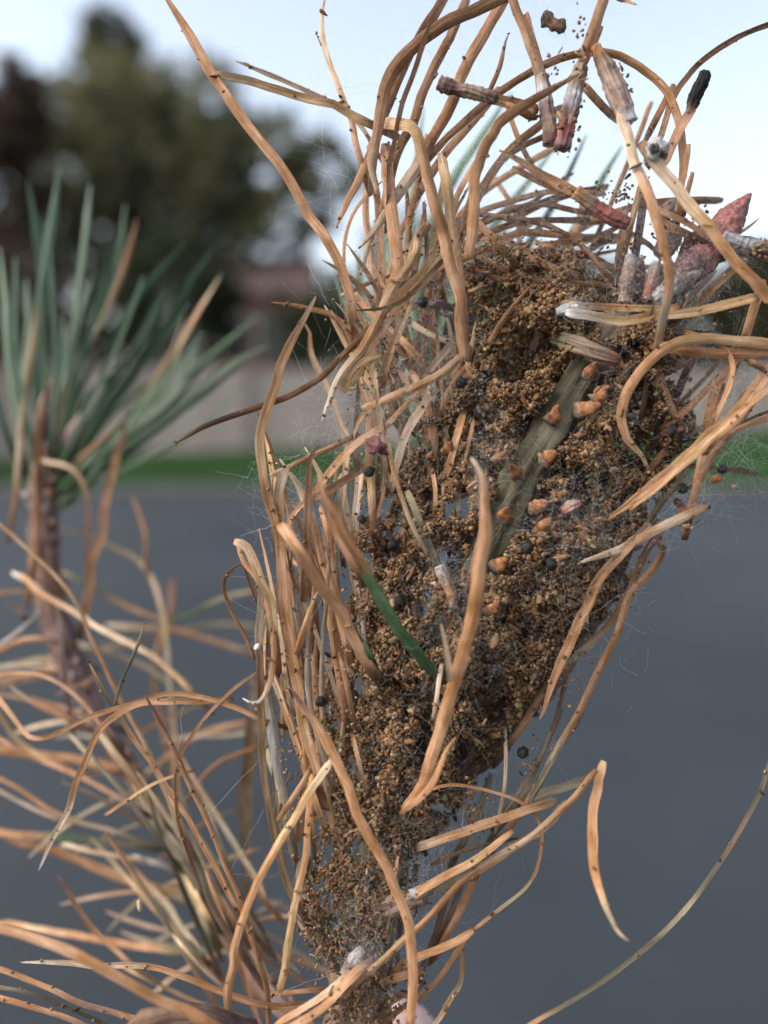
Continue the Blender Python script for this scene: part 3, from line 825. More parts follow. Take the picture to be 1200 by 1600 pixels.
# ---- side shoot, dry needles (traced)
T([
 ('410,1122 360,1102 330,1092 300,1086 260,1086 226,1092 200,1102 170,1110 140,1120 104,1138 80,1148 56,1156 40,1148 20,1120 -6,1082', 14, (-3, -7, -12), 'rooooooo', 'n'),
 ('320,1094 260,1096 220,1098 180,1118 160,1134 146,1156 136,1185 124,1210 114,1234 111,1256 100,1280 86,1300 76,1324 60,1361', 17, (-6, -3), 'oooorooppw', 'e'),
 ('421,1610 418,1557 407,1510 390,1455 376,1410 366,1380 352,1348 336,1308 316,1264 296,1226 280,1190 264,1154 250,1130 238,1106 225,1084', 15, (0, -3), 'oooooorv', 'e'),
 ('287,1310 280,1288 276,1260 274,1216 279,1186 300,1150 320,1120 340,1100 360,1080 382,1063 404,1048', 10, (-5, -3), 'orooroodo', 'n'),
 ('182,1092 188,1066 202,1038 216,1008 225,975', 9, -6, 'hkhk', 'e'),
 ('376,1430 356,1396 340,1362 320,1328 300,1290 284,1258 264,1234 246,1206 230,1182 216,1166 196,1134 180,1108 166,1088 150,1060 138,1034', 13, (-4, -7), 'rrooooho', 'e'),
 ('300,1340 262,1244 230,1170 205,1125 184,1084 170,1054 156,1024 140,992 128,956 112,928 90,902 66,878 46,860 20,836 -8,812', 14, (-10, -18), 'okyooyo', 'n'),
 ('304,1084 286,1066 270,1050 250,1034 226,1016 200,1004 170,990 144,976 120,958 90,942 66,924', 16, (-18, -22), 'oyppoo', 'n'),
 ('132,958 140,920 148,880 152,850 160,810 168,770 180,720 192,684 198,640', 22, -32, 'rooorh', 'e'),
 ('138,905 138,860 138,810 136,776 128,750 116,730 102,727', 11, -34, 'rop', 'n'),
 ('48,905 56,850 58,800 60,760 62,700 64,655 76,596', 19, -30, 'ooorro', 'e'),
 ('20,805 28,760 30,700 32,670 37,616', 15, -32, 'oopy', 'e'),
 ('230,875 228,840 217,801 205,775', 11, -38, 'ro', 'e'),
 ('276,1225 270,1130 262,1040 255,960 241,910 217,875 175,850 133,833 76,825', 13, (-34, -42), 'yykpkk', 'e'),
 ('404,923 350,934 315,952 280,969 245,966 192,945 150,920 110,900', 11, (-36, -42), 'okgogo', 'n'),
 ('175,1155 140,1110 120,1086 94,1068 66,1056 30,1049 -6,1055', 9, (-14, -20), 'hoos', 'n'),
 ('118,1128 80,1110 50,1096 16,1073', 17, -20, 'oork', 'e'),
 ('250,1324 220,1314 180,1300 140,1288 100,1276 76,1264 50,1246 24,1228 -8,1212', 14, (-20, -24), 'shkooo', 'n'),
 ('92,1280 60,1268 30,1252 -8,1232', 9, -22, 'pp', 'n'),
 ('230,1322 155,1312 130,1310 100,1308 60,1306 30,1306 -8,1298', 20, -25, 'shhgooo', 'n'),
 ('312,1412 270,1395 220,1382 180,1368 140,1352 100,1334 60,1322 -8,1300', 24, (-22, -26), 'okoooo', 'n'),
 ('228,1346 200,1340 160,1334 126,1327', 11, -22, 'yp', 'n'),
 ('215,1512 165,1473 139,1444 110,1400 90,1368', 12, -14, 'koo', 'e'),
 ('311,1443 275,1455 220,1444 164,1423', 11, -26, 'kpp', 'e'),
 ('335,1484 286,1481 238,1473 188,1456', 11, -28, 'hkp', 'e'),
 ('357,1486 311,1488 264,1484 220,1479 165,1470 110,1460 55,1451 -8,1447', 18, (-20, -26), 'shgoroyo', 'n'),
 ('345,1608 286,1580 238,1558 194,1532 147,1506 103,1484 55,1466 -10,1446', 26, 14, 'rrooooo', 'n'),
 ('500,1566 440,1573 403,1568 359,1554 311,1535 264,1517 220,1508 176,1508 147,1510 117,1504 73,1503 32,1504', 20, (1, -3), 'rrrroppw', 'e'),
 ('236,1608 205,1590 165,1578 125,1568 92,1550 37,1528 -8,1511', 14, -4, 'kodork', 'n'),
 ('145,1592 92,1568 44,1550 -8,1542', 10, -6, 'khk', 'n'),
 ('150,1612 110,1592 55,1575 -8,1557', 13, -2, 'krr', 'n'),
 ('350,1580 311,1568 264,1546 226,1527', 9, -16, 'yy', 'n'),
 ('350,1542 311,1510 288,1482', 8, -12, 'kp', 'n'),
 ('-8,1012 20,996 44,974', 13, -25, 'ww', 'n'),
 ('90,1002 50,995 20,1004 -8,1022', 16, -27, 'qor', 'n'),
 ('68,925 50,924 30,920 -8,926', 9, -30, 'oo', 'n'),
 ('70,926 56,915 38,905', 13, -28, 'ww', 'n'),
 ('36,962 26,950 10,936', 13, -30, 'sr', 'e'),
 ('112,1128 108,1100 100,1050 93,985', 11, -24, 'rss', 'n'),
 ('108,1076 125,1068 144,1060', 9, -24, 'dd', 'n'),
 ('184,1202 120,1186 80,1182 40,1178 -8,1171', 22, -26, 'krooo', 'n'),
 ('205,1258 130,1215 60,1185 -8,1152', 13, (-18, -24), 'soo', 'n'),
 ('262,1330 230,1286 200,1246 170,1212 140,1180', 14, -14, 'hkk', 'n'),
 ('330,1430 310,1390 280,1340 240,1266 224,1240 204,1210 178,1176', 16, -15, 'hhkyk', 'n'),
 ('190,1256 220,1236 248,1218 276,1211', 9, -6, 'oyo', 'n'),
 ('296,1246 324,1206 344,1188 370,1180 406,1164', 13, -22, 'roor', 'n'),
 ('386,1405 380,1330 376,1250 384,1180 392,1110', 20, -24, 'okyk', 'n'),
 ('382,1390 388,1280 392,1170 394,1060', 18, -26, 'oyyo', 'n'),
 ('392,1512 360,1464 336,1426 312,1370 292,1312 276,1270', 20, (-10, -8), 'dddhdo', 'n'),
 ('420,1640 398,1580 372,1500 350,1440 330,1390', 12, -12, 'doro', 'n'),
 ('270,1365 248,1352 228,1346', 15, -22, 'few', 'n'),
 ('-8,1100 20,1150 60,1180 100,1200', 14, -22, 'yyo', 'n'),
 ('300,1090 255,1060 215,1035 150,1015', 12, -38, 'kkk', 'n'),
 ('390,1020 330,1000 280,985 210,980', 14, -44, 'kok', 'n'),
 ('400,980 340,975 270,990 190,1010', 13, -46, 'kkk', 'n'),
 ('380,1130 330,1140 290,1160 240,1200', 13, -36, 'rok', 'n'),
 ('400,1140 360,1150 320,1148 290,1152', 10, -34, 'kp', 'n'),
 ('250,1000 240,1060 250,1120 262,1180', 14, -40, 'roo', 'n'),
 ('268,935 266,980 250,1010', 16, -44, 'rr', 'n'),
], side)

# needles lying along the side shoot
for i in range(16):
    u0, v0 = rnd.uniform(300, 420), rnd.uniform(1400, 1580); L = rnd.uniform(180, 330); a0 = R(rnd.uniform(112, 132)); bend = rnd.uniform(-.35, .25)
    pts = [(u0, v0)]
    for q in range(5): pts.append((pts[-1][0] + math.cos(a0 + bend * q / 5) * L / 5, pts[-1][1] - math.sin(a0 + bend * q / 5) * L / 5))
    needle(pts, rnd.uniform(11, 17), (rnd.uniform(-18, -11), rnd.uniform(-30, -13)), rnd.choice(['hkk', 'dhk', 'oko', 'khk', 'rok', 'hyk']), 'e', side)
# scattered fill on the side shoot
for i in range(26):
    k = rnd.randint(8, 34); s = SP[k]
    rel = s - CAM; d = rel.dot(FW); u = 600 + rel.dot(RT) / d * FPX; v = 800 - rel.dot(UP) / d * FPX
    zb = (D0 - d) * 1000 / 1.55
    sgn = rnd.choice([-1, -1, 1]); a0 = rnd.uniform(-.7, .9); L = rnd.uniform(110, 260); bend = rnd.uniform(-.5, .3)
    pts = []
    for q in range(6):
        t = q / 5; aa = a0 + bend * t
        pts.append((u, v)); u += sgn * math.cos(aa) * L / 5; v += -math.sin(aa) * L / 5 * (1 if sgn > 0 else .7) + 14 * t
    needle(pts, rnd.uniform(8, 14), (zb, zb + rnd.uniform(-14, 6)), rnd.choice(['oko', 'ykk', 'rok', 'skk', 'hop', 'kpp']), 'e', side)

# ---- dense left rim of upright and slanting dry needles
for i in range(26):
    u0, v0 = rnd.uniform(440, 575), rnd.uniform(900, 1290); L = rnd.uniform(150, 330); a0 = R(rnd.uniform(82, 112)); bend = rnd.gauss(0, .22)
    pts = [(u0, v0)]
    for q in range(5): pts.append((pts[-1][0] + math.cos(a0 + bend * q / 5) * L / 5, pts[-1][1] - math.sin(a0 + bend * q / 5) * L / 5))
    needle(pts, rnd.uniform(8, 14), (rnd.uniform(-9, -2), rnd.uniform(-7, 0)), rnd.choice(['oyo', 'ooy', 'kop', 'roo', 'yop', 'ppo']), 'e', main)
for i in range(24):
    u0, v0 = rnd.uniform(590, 740), rnd.uniform(480, 740); L = rnd.uniform(120, 240); a0 = R(rnd.uniform(75, 128)); bend = rnd.gauss(0, .4)
    pts = [(u0, v0)]
    for q in range(5): pts.append((pts[-1][0] + math.cos(a0 + bend * q / 5) * L / 5, pts[-1][1] - math.sin(a0 + bend * q / 5) * L / 5))
    needle(pts, rnd.uniform(9, 17), (rnd.uniform(-9, -3), rnd.uniform(-7, 0)), rnd.choice(['oyo', 'ooy', 'oop', 'roo', 'yop', 'por']), 'e', main)
# ---- fill inside the nest, running with the shoot
for i in range(44):
    t = rnd.random(); u0 = 600 + 330 * t + rnd.uniform(-110, 120); v0 = 1180 - 620 * t + rnd.uniform(-80, 120)
    aa = R(62) + rnd.gauss(0, .55); L = rnd.uniform(90, 260)
    pts = [(u0, v0)]; bend = rnd.gauss(0, .5)
    for q in range(4):
        a_ = aa + bend * q / 4; pts.append((pts[-1][0] + math.cos(a_) * L / 4, pts[-1][1] - math.sin(a_) * L / 4))
    needle(pts, rnd.uniform(10, 18), rnd.uniform(-14, -5), rnd.choice(['rro', 'dro', 'hkr', 'oro', 'ssr', 'dr']), 'n', main)
for i in range(22):      # the crest above the grain clump
    u0 = rnd.uniform(700, 960); v0 = rnd.uniform(330, 440); aa = rnd.gauss(.2, .5); L = rnd.uniform(80, 190)
    pts = [(u0, v0)]; bend = rnd.gauss(0, .6)
    for q in range(4):
        a_ = aa + bend * q / 4; pts.append((pts[-1][0] + math.cos(a_) * L / 4, pts[-1][1] - math.sin(a_) * L / 4))
    needle(pts, rnd.uniform(9, 16), rnd.uniform(-12, -4), rnd.choice(['rro', 'oro', 'oo', 'por', 'rr']), 'n', main)

# ---- green needles: tuft of the side shoot and shoot behind the nest
for row in [
 ('76,710 70,600 66,520 64,430 56,362 43,280', 17, -40, 'ttttt', 'e'),
 ('32,690 37,625 56,512 67,437 82,344 92,263', 19, -38, 'otyttt', 'e'),
 ('80,722 90,650 105,569 120,475 133,362 141,285', 17, -42, 'ootgttt', 'e'),
 ('100,690 131,550 165,475 184,400 196,318', 15, -46, 'gggt', 'e'),
 ('80,705 105,606 139,539 169,482 199,400 214,342', 14, -41, 'oygkoo', 'e'),
 ('100,690 130,600 169,531 202,482 244,430 290,380', 15, -46, 'gggtt', 'e'),
 ('118,718 158,655 202,599 244,535 300,437 332,388', 17, -40, 'gggggt', 'e'),
 ('128,695 169,625 210,569 240,505 275,443', 16, -44, 'gggg', 'e'),
 ('136,752 187,681 240,606 277,546 307,490 346,428', 16, -37, 'ggggok', 'e'),
 ('128,742 190,680 244,625 300,580 356,535 413,488', 20, -44, 'gggggg', 'e'),
 ('118,772 150,740 225,681 300,617 356,572 422,538', 20, -42, 'ggtggg', 'e'),
 ('138,762 202,700 262,662 340,608', 16, -48, 'ggtg', 'e'),
 ('34,704 22,625 11,550 8,475 -2,385', 17, -40, 'gttt', 'e'),
 ('22,706 0,644 -24,556', 17, -38, 'gtt', 'e'),
 ('34,668 38,590 45,500 41,435', 20, -44, 'gttt', 'e'),
 ('85,655 92,590 100,531 97,490', 15, -44, 'gtt', 'e'),
 ('86,645 78,587 66,528', 15, -46, 'gt', 'e'),
 ('112,690 131,629 161,595 201,571', 18, -40, 'gttt', 'e'),
 ('120,720 195,655 240,595 270,550 286,495', 13, -38, 'oogok', 'e'),
 ('110,700 150,640 200,560 235,490 250,440', 16, -50, 'gggg', 'e'),
 ('125,735 190,660 260,590 320,520', 17, -50, 'gggt', 'e'),
 ('120,745 200,690 280,640 350,590', 18, -52, 'gggg', 'e'),
 ('95,690 105,600 125,500 150,420', 14, -50, 'ggtt', 'e'),
 ('60,690 52,600 50,520 30,440', 15, -52, 'ggtt', 'e'),
 ('120,740 190,690 260,640 330,560', 16, -36, 'gggg', 'e'), ('118,760 210,700 300,630 390,560', 16, -38, 'gggg', 'e'), ('112,720 170,640 230,560 300,470', 15, -35, 'gggt', 'e'),
 ('105,700 150,610 190,520 225,430', 15, -36, 'gggt', 'e'), ('95,690 120,590 150,490 172,390', 14, -37, 'ggtt', 'e'), ('82,690 88,590 84,480 78,380', 14, -36, 'gttt', 'e'),
 ('50,690 30,600 22,500 24,400', 15, -37, 'gttt', 'e'), ('126,750 200,670 270,610 310,540', 15, -41, 'gggg', 'e'), ('130,765 220,720 310,670 380,600', 15, -40, 'gggg', 'e'),
 ('110,710 170,600 220,530 262,450', 14, -47, 'gggt', 'e'), ('70,680 60,560 72,450 70,340', 14, -46, 'gttt', 'e'), ('115,730 180,640 240,590 300,500', 14, -48, 'gggg', 'e'),
]:
    needle(*row, parent=side, name='green_needle', mat=M_GREEN, jit=.04, wiggle=.3, surf=False)
for row in [
 ('640,660 600,600 562,542 545,490 524,436', 20, -26, 'gttt', 'e'),
 ('650,620 640,450 640,340 650,260 662,165', 18, -30, 'ggttt', 'e'),
 ('650,600 660,420 690,310 740,230 800,145', 18, -30, 'ggttt', 'e'),
 ('645,600 655,450 680,340 720,260 775,175', 16, -33, 'ggttt', 'e'),
 ('690,620 740,520 800,420 860,330 890,270 917,210', 18, -26, 'ggggt', 'e'),
 ('710,600 800,480 870,400 915,330 940,280 972,228', 18, -27, 'ggggt', 'e'),
 ('660,600 690,500 740,400 790,330 830,280 866,232', 17, -30, 'ggtgt', 'e'),
 ('640,640 610,590 580,520 565,450 558,395', 16, -32, 'ggtt', 'e'),
 ('640,640 620,520 605,420 598,340', 17, -32, 'ggtt', 'e'),
 ('650,680 638,620 630,560 624,490', 28, -27, 'gttt', 'e'),
 ('650,600 652,500 670,380 694,295', 17, -34, 'ggtt', 'e'),
 ('650,600 672,480 710,370 750,295', 17, -32, 'ggtt', 'e'),
 ('660,610 700,480 770,380 826,312', 16, -34, 'ggtt', 'e'),
 ('640,660 606,630 580,610 552,585', 20, -30, 'ggtt', 'e'),
 ('660,640 666,560 664,470 670,400', 20, -28, 'ggtt', 'e'),
]:
    needle(*row, parent=rear, name='green_needle', mat=M_GREEN, jit=.04, wiggle=.3, surf=False)

# ---- bracts (scale leaves) on the bare part of the stem
def blob_mesh(name, axis_pts, rads, cols, mat, sides=12, jit=.1, flat=1.0, seed=0):
    n = len(axis_pts)
    W = [r * 2 for r in rads]
    prof = [(x, y * flat) for x, y in [(.5 * math.cos(math.pi - 2 * math.pi * k / sides), .5 * math.sin(2 * math.pi * k / sides)) for k in range(sides)]]
    return strip_mesh(name, axis_pts, W, cols, mat, prof, 0, 0, jit, seed, axis_pts[0])
for (u, v, dx, dy, s) in [(864, 650, 10, -16, 22), (914, 640, 24, -8, 24), (854, 716, 14, -10, 25), (808, 742, -12, -16, 20), (790, 806, 4, -14, 24), (838, 792, 18, -8, 22),
                          (780, 884, 12, -10, 24), (922, 582, 10, -16, 20), (768, 952, 12, -12, 20), (936, 618, 16, -14, 20), (848, 826, 14, -16, 22), (700, 702, 6, -12, 18)]:
    zb = 2.4 if u > 745 else 0
    a0 = P(u - dx * .6, v - dy * .6, zb - 1.5); a1 = P(u + dx * .2, v + dy * .2, zb + .6); a2 = P(u + dx * .9, v + dy * .9, zb + 1.6); a3 = P(u + dx * 1.05, v + dy * 1.05, zb + 1.9)
    r0 = s * .98 * mmpx(zb) * .5
    me = blob_mesh('bract', catmull([a0, a1, a2, a3], 9)[0], [r0 * x for x in (1.1, 1.1, 1.05, 1.0, .92, .8, .64, .45, .16)], colstops('hqfrfd', np.linspace(0, 1, 9)), M_BRACT, 10, .34, .42, rnd.random() * 50)
    link('bract', me, main, a0)

for i in range(70):
    k_ = rnd.randint(4, 44); p = SP[k_]; t = (SP[min(45, k_ + 1)] - SP[k_ - 1]).normalized()
    e1 = t.orthogonal().normalized(); e2 = t.cross(e1); q = rnd.uniform(0, 6.28); d = e1 * math.cos(q) + e2 * math.sin(q)
    b0 = p + d * SW[k_] * .38; r0 = SW[k_] * rnd.uniform(.14, .24); tip_ = d * .8 + t * rnd.uniform(.3, 1.1)
    axis = [b0, b0 + tip_ * r0 * .8, b0 + tip_ * r0 * 1.7, b0 + tip_ * r0 * 2.5]
    link('bract', blob_mesh('bract', catmull(axis, 6)[0], [r0 * x for x in (1, 1, .9, .75, .5, .2)], colstops(rnd.choice(['sdr', 'ddq', 'ssd', 'dse']), np.linspace(0, 1, 6)), M_BRACT, 8, .25, .6, i), side, b0)

# ---- buds
def bud(pxs, ws, z, c, parent, seed, n=44):
    p2 = parse(pxs); pts, L = catmull([P(u, v, z) for u, v in p2], n)
    ts = np.linspace(0, 1, n); wi = np.interp(ts, np.linspace(0, 1, len(ws)), ws)
    me = strip_mesh('bud', pts, [w * mmpx(z) for w in wi], colstops(c, ts), M_BUD, PROFS, 0, 0, .1, seed, pts[0], 16, 0, .10)
    return link('bud', me, parent, pts[0])
tag(bud('1112,384 1128,362 1148,334 1164,313 1173,303', [30, 50, 44, 24, 5], 0, 'MRRR', twig5, 3), 'red pointed bud dusted with white wax')
bud('1052,432 1076,418 1104,402 1126,388', [24, 50, 46, 20], -1, 'MMRM', twig5, 5)
bud('1034,400 1048,372 1054,345', [26, 36, 10], -4, 'MKM', twig5, 8)
bud('1072,400 1088,376 1098,352', [24, 34, 8], -5, 'MMK', twig5, 12)
bud('1036,345 1044,328 1052,312', [20, 24, 10], -4, 'KKK', twig5, 9)
bud('1012,470 1018,440 1026,410', [18, 22, 15], 0, 'fRqe', twig5, 15)
bud('976,474 980,440 986,400', [20, 24, 18], 0, 'qsqe', twig5, 16)
bud('1020,470 1050,448 1090,425', [26, 28, 16], 0, 'eese', twig5, 19)
bud('996,470 998,440 1000,405', [16, 20, 12], -2, 'MMq', twig5, 26)
bud('96,712 110,688 124,662 130,646', [16, 26, 24, 10], -60, 'sMKq', side, 10)
bud('64,690 70,650 78,612 84,596', [16, 24, 20, 8], -62, 'sMqM', side, 11)
bud('664,620 656,590 648,560 644,540', [26, 34, 28, 8], -20, 'KKKK', rear, 13)
bud('880,800 892,792 906,786', [14, 22, 12], 5, 'RKR', main, 14)
bud('686,884 696,908 705,935 708,950', [15, 20, 20, 12], 3, 'eqrq', main, 21)
bud('568,1482 553,1500 540,1522', [14, 22, 20], 1.5, 'qesq', main, 22)
bud('640,1398 655,1395 672,1386', [14, 18, 14], 1, 'eee', main, 23)

# ------------------------------------------------------------------ loose needle pairs caught in the web
G_PAIR = 'loose needle pairs caught in the silk'
def pair(label, needles, sheath, base, cat='needle pair'):
    root = empty('needle_pair', P(*base)); tag(root, label, cat, G_PAIR)
    for nn in needles: needle(*nn, parent=root, extend=False)
    if sheath:
        pxs, ws, z, c = sheath
        p2 = parse(pxs); n = 34; pts, L = catmull([P(u, v, z) for u, v in p2], n)
        ts = np.linspace(0, 1, n); wi = np.interp(ts, np.linspace(0, 1, len(ws)), ws)
        W = [w * .84 * mmpx(z) * (1 + .03 * math.sin(i * 2.1) + .16 * noise.noise(Vector((i * .35, base[0], 0))) + .08 * noise.noise(Vector((i * 1.1, base[0], 5)))) for i, w in enumerate(wi)]
        link('sheath', strip_mesh('sheath', pts, W, colstops(c, ts), M_BARK, PROFS, 0, 0, .16, base[0], pts[0], 12, .05, .05), root, pts[0])
    return root
pair('brown needle pair hanging from the top edge, its sheath left of the thicker frass-dusted one',
     [('848,130 836,88 820,43 804,5 796,-20', 22, 2, 'qooo', 'n'), ('852,132 843,95 830,55 822,20', 12, .5, 'rrr', 'n')],
     ('847,118 853,160 857,190 860,226', [22, 24, 27, 25], 2, 'qesqM'), (860, 226, 2))
pair('thick frass-dusted needle pair slanting down from the top edge with reddish sheath end',
     [('905,116 920,67 933,33 944,-2 950,-22', 22, 3, 'qooo', 'n'), ('908,110 925,75 940,40', 12, 2, 'rr', 'n')],
     ('908,104 897,148 887,190 879,232', [24, 29, 32, 29], 3, 'qqesRM'), (879, 232, 3))
pair('long pale needle pair with pinkish grey sheath, falling across the red bud',
     [('972,170 980,200 990,250 1006,283 1021,322 1034,370 1045,414 1047,447 1041,480 1034,513 1027,545', 22, (4, 7, 7), 'pppooooko', 'n'),
      ('1000,222 1030,263 1054,289 1082,327 1108,355 1130,386 1154,416 1181,440 1212,468', 22, (4, 6), 'rppyooo', 'n')],
     ('930,72 950,113 967,153 984,192', [18, 32, 36, 28], 3.5, 'rqKKe'), (984, 192, 4))
pair('short brown needle pair with pink-ended sheath pointing left against the sky',
     [('762,150 800,162 842,172', 20, 1, 'qoo', 'n'), ('790,164 815,174 840,184', 15, 1.5, 'ror', 'n')],
     ('686,128 704,136 735,143 775,154', [26, 21, 23, 20], 1, 'KMqqs'), (686, 128, 1))
pair('needle pair lying above the grain clump with dark red sheath tip pointing right',
     [('780,235 810,250 860,280 905,304', 20, 3, 'yooo', 's'), ('800,262 845,284 895,306', 12, 2, 'oor', 'n')],
     ('898,300 930,322 955,337 982,350', [22, 25, 27, 20], 3, 'oqRRM'), (982, 350, 3))
pair('needle pair with a charred black sheath end sticking up at the right',
     [('1036,258 1060,207 1085,164', 19, -1, 'rrs', 'n')],
     ('1076,180 1086,152 1097,128 1102,114', [12, 22, 25, 20], -1, 'dbbb'), (1040, 250, -1))
pair('bright yellow horizontal needle pair with white silky base right of the grain clump',
     [('888,476 940,479 985,482 1030,483 1062,479', 13, 3.5, 'woyo', 'n'), ('884,488 930,494 985,497 1040,493 1100,485 1150,472 1186,464', 18, (4, 5), 'wpyyyyy', 'n')],
     ('870,488 885,484 902,481', [12, 22, 18], 3, 'eew'), (880, 485, 4))
pair('grey pair with a ribbed stubby sheath crossing the right edge beside the red bud',
     [('1150,378 1180,392 1215,404', 18, 3, 'dds', 'n')],
     ('1130,368 1155,380 1180,392', [18, 25, 22], 3, 'eees'), (1150, 380, 3))

# ------------------------------------------------------------------ pellets
ICO = None
def ico(sub):
    t = (1 + 5 ** .5) / 2
    v = [(-1, t, 0), (1, t, 0), (-1, -t, 0), (1, -t, 0), (0, -1, t), (0, 1, t), (0, -1, -t), (0, 1, -t), (t, 0, -1), (t, 0, 1), (-t, 0, -1), (-t, 0, 1)]
    f = [(0, 11, 5), (0, 5, 1), (0, 1, 7), (0, 7, 10), (0, 10, 11), (1, 5, 9), (5, 11, 4), (11, 10, 2), (10, 7, 6), (7, 1, 8), (3, 9, 4), (3, 4, 2), (3, 2, 6), (3, 6, 8), (3, 8, 9), (4, 9, 5), (2, 4, 11), (6, 2, 10), (8, 6, 7), (9, 8, 1)]
    v = [np.array(x) / np.linalg.norm(x) for x in v]
    for _ in range(sub):
        cache = {}; nf = []
        def mid(a, b):
            k = (min(a, b), max(a, b))
            if k not in cache:
                m_ = v[a] + v[b]; v.append(m_ / np.linalg.norm(m_)); cache[k] = len(v) - 1
            return cache[k]
        for a, b, c in f:
            x, y, z = mid(a, b), mid(b, c), mid(c, a); nf += [(a, x, z), (b, y, x), (c, z, y), (x, y, z)]
        f = nf
    return np.array(v), np.array(f)
IV2, IF2 = ico(2); IV1, IF1 = ico(1); IV0, IF0 = ico(0)

def lump(name, u, v, z, wpx, c, mat, seed, stretch=(1, 1, 1), rough=.12, ridge=0.0):
    r = wpx * mmpx(z) * .5; c0 = P(u, v, z)
    V = []
    for p in IV2:
        s = 1 + rough * noise.noise(Vector(p * 1.7) + Vector((seed * 3.1, 0, 0))) + rough * .5 * noise.noise(Vector(p * 4) + Vector((0, seed * 2.1, 0)))
        if ridge: s -= ridge * abs(math.sin(3 * math.atan2(p[1], p[0])))**8 * .6
        V.append(p * s * r * np.array(stretch))
    rot = np.array(Matrix.Rotation(seed * 1.3, 3, 'Y') @ Matrix.Rotation(seed * .7, 3, 'X'))
    return link(name, mesh_np(name, np.array(V) @ rot.T, IF2, mat, True, np.tile(CS[c], (len(V), 1))), None, c0)
GP = 'round black pellets in the nest'
for i, (u, v, z, w, lab) in enumerate([
    (660, 472, 4.5, 18, 'round black pellet on the tangled orange needles left of the grain clump'),
    (721, 598, 4.0, 18, 'round black pellet at the left rim of the nest, above the olive grains'),
    (577, 737, 3.5, 17, 'oval black pellet on an orange needle left of the nest, under a crusty clump'),
    (501, 1096, 4.0, 17, 'black pellet between the pale upright needles at left'),
    (566, 812, 2.0, 15, 'black pellet at the grain edge beside a yellow upright needle'),
    (614, 852, 4.0, 18, 'black pellet just right of the green needle, upper one'),
    (625, 940, 4.5, 20, 'large black pellet touching the lower green needle section'),
    (1049, 674, 4.0, 18, 'black pellet in the right part of the nest, upper left of two close together'),
    (1070, 685, 3.0, 16, 'black pellet right beside another in the right part of the nest'),
    (1129, 733, 3.0, 15, 'black pellet hanging in silk against the green verge'),
    (1067, 763, 3.0, 17, 'black pellet under the big slanting folded needle at right'),
    (824, 856, 6.0, 20, 'black pellet below the orange bracts of the bare stem'),
    (862, 881, 6.0, 21, 'black pellet on pale grains near the pale pointed needle tip'),
    (817, 1176, -2, 18, 'black pellet hanging at the lower right edge of the nest'),
    (1022, 233, 6.5, 17, 'black pellet on the white silk lump below the pinkish sheath'),
    (1037, 242, 6.0, 13, 'smaller black pellet on the silk lump below the pinkish sheath'),
    (552, 1088, 1.0, 17, 'dark pellet in a hole of the grains near the upright needles'),
    (752, 433, 2.0, 15, 'dark pellet in the top left of the grain clump')]):
    o = lump('pellet', u, v, z, w, 'b', M_PELLET, i + 1, (1, 1.1, .9), .26, .12)
    tag(o, lab, 'pellet', GP)
tag(lump('pellet', 1119, 748, 3, 16, 'f', M_PELLET, 31, (1.1, .9, .8), .25), 'rusty brown pellet just below a black one against the green verge', 'pellet', GP)
tag(lump('pellet', 1147, 761, 3, 10, 'q', M_PELLET, 32, (1, 1, .8), .3), 'tiny brown pellet farthest right, against the edge of the verge', 'pellet', GP)
o = lump('crusty_clump', 588, 696, 4, 30, 'v', M_FRASS, 33, (.8, 1.3, .8), .7); tag(o, 'dark purplish crusty clump on orange needles above an oval pellet', 'clump')
o = lump('silk_lump', 1024, 236, 4.5, 40, 'e', M_FRASS, 34, (.8, 1.0, .7), .5); tag(o, 'grey white silk lump holding black pellets under the pinkish sheath', 'silk lump')
o = lump('silk_scrap', 218, 1415, -12, 12, 'p', M_FRASS, 35, (1.7, .7, .5), .3); tag(o, 'tiny pale flake hanging in the gap at lower left', 'flake')
o = lump('white_egg_case', 402, 1011, 3.2, 17, 'w', M_BUD, 36, (.55, 1.5, .5), .15); tag(o, 'small white oblong case stuck on an upright needle at left', 'egg case')

# dark fuzzy larval skin hanging near the top edge
fz = empty('fuzzy_husk', P(866, 36, 2)); tag(fz, 'dark brown fuzzy husk hanging in silk near the top edge', 'husk')
p2 = [(847, 24), (855, 28), (864, 36), (872, 42), (883, 48)]
pts, _ = catmull([P(u, v, 2) for u, v in p2], 14)
link('husk_body', strip_mesh('husk_body', pts, [w * mmpx(2) for w in np.interp(np.linspace(0, 1, 14), [0, .12, .3, .42, .6, .85, 1], [10, 21, 20, 13, 22, 20, 8])], colstops('bdd', np.linspace(0, 1, 14)), M_BARK, PROFR, 0, 0, .35, 77, pts[0], 8), fz, pts[0])
hv = []; hf = []
for i in range(70):
    p = pts[rnd.randint(1, 12)]; d = Vector([rnd.gauss(0, 1) for _ in range(3)]).normalized(); L = rnd.uniform(12, 26) * mmpx(2)
    s = d.orthogonal().normalized() * .00003; b_ = len(hv); hv += [p + s, p - s, p + d * L + Vector((0, 0, -.0003))]; hf.append((b_, b_ + 1, b_ + 2))
link('bristles', mesh_np('bristles', np.array([list(x - pts[0]) for x in hv]), hf, M_BARK, False, np.tile(CS['d'], (len(hv), 1)), np.zeros((len(hv), 2))), fz, pts[0])

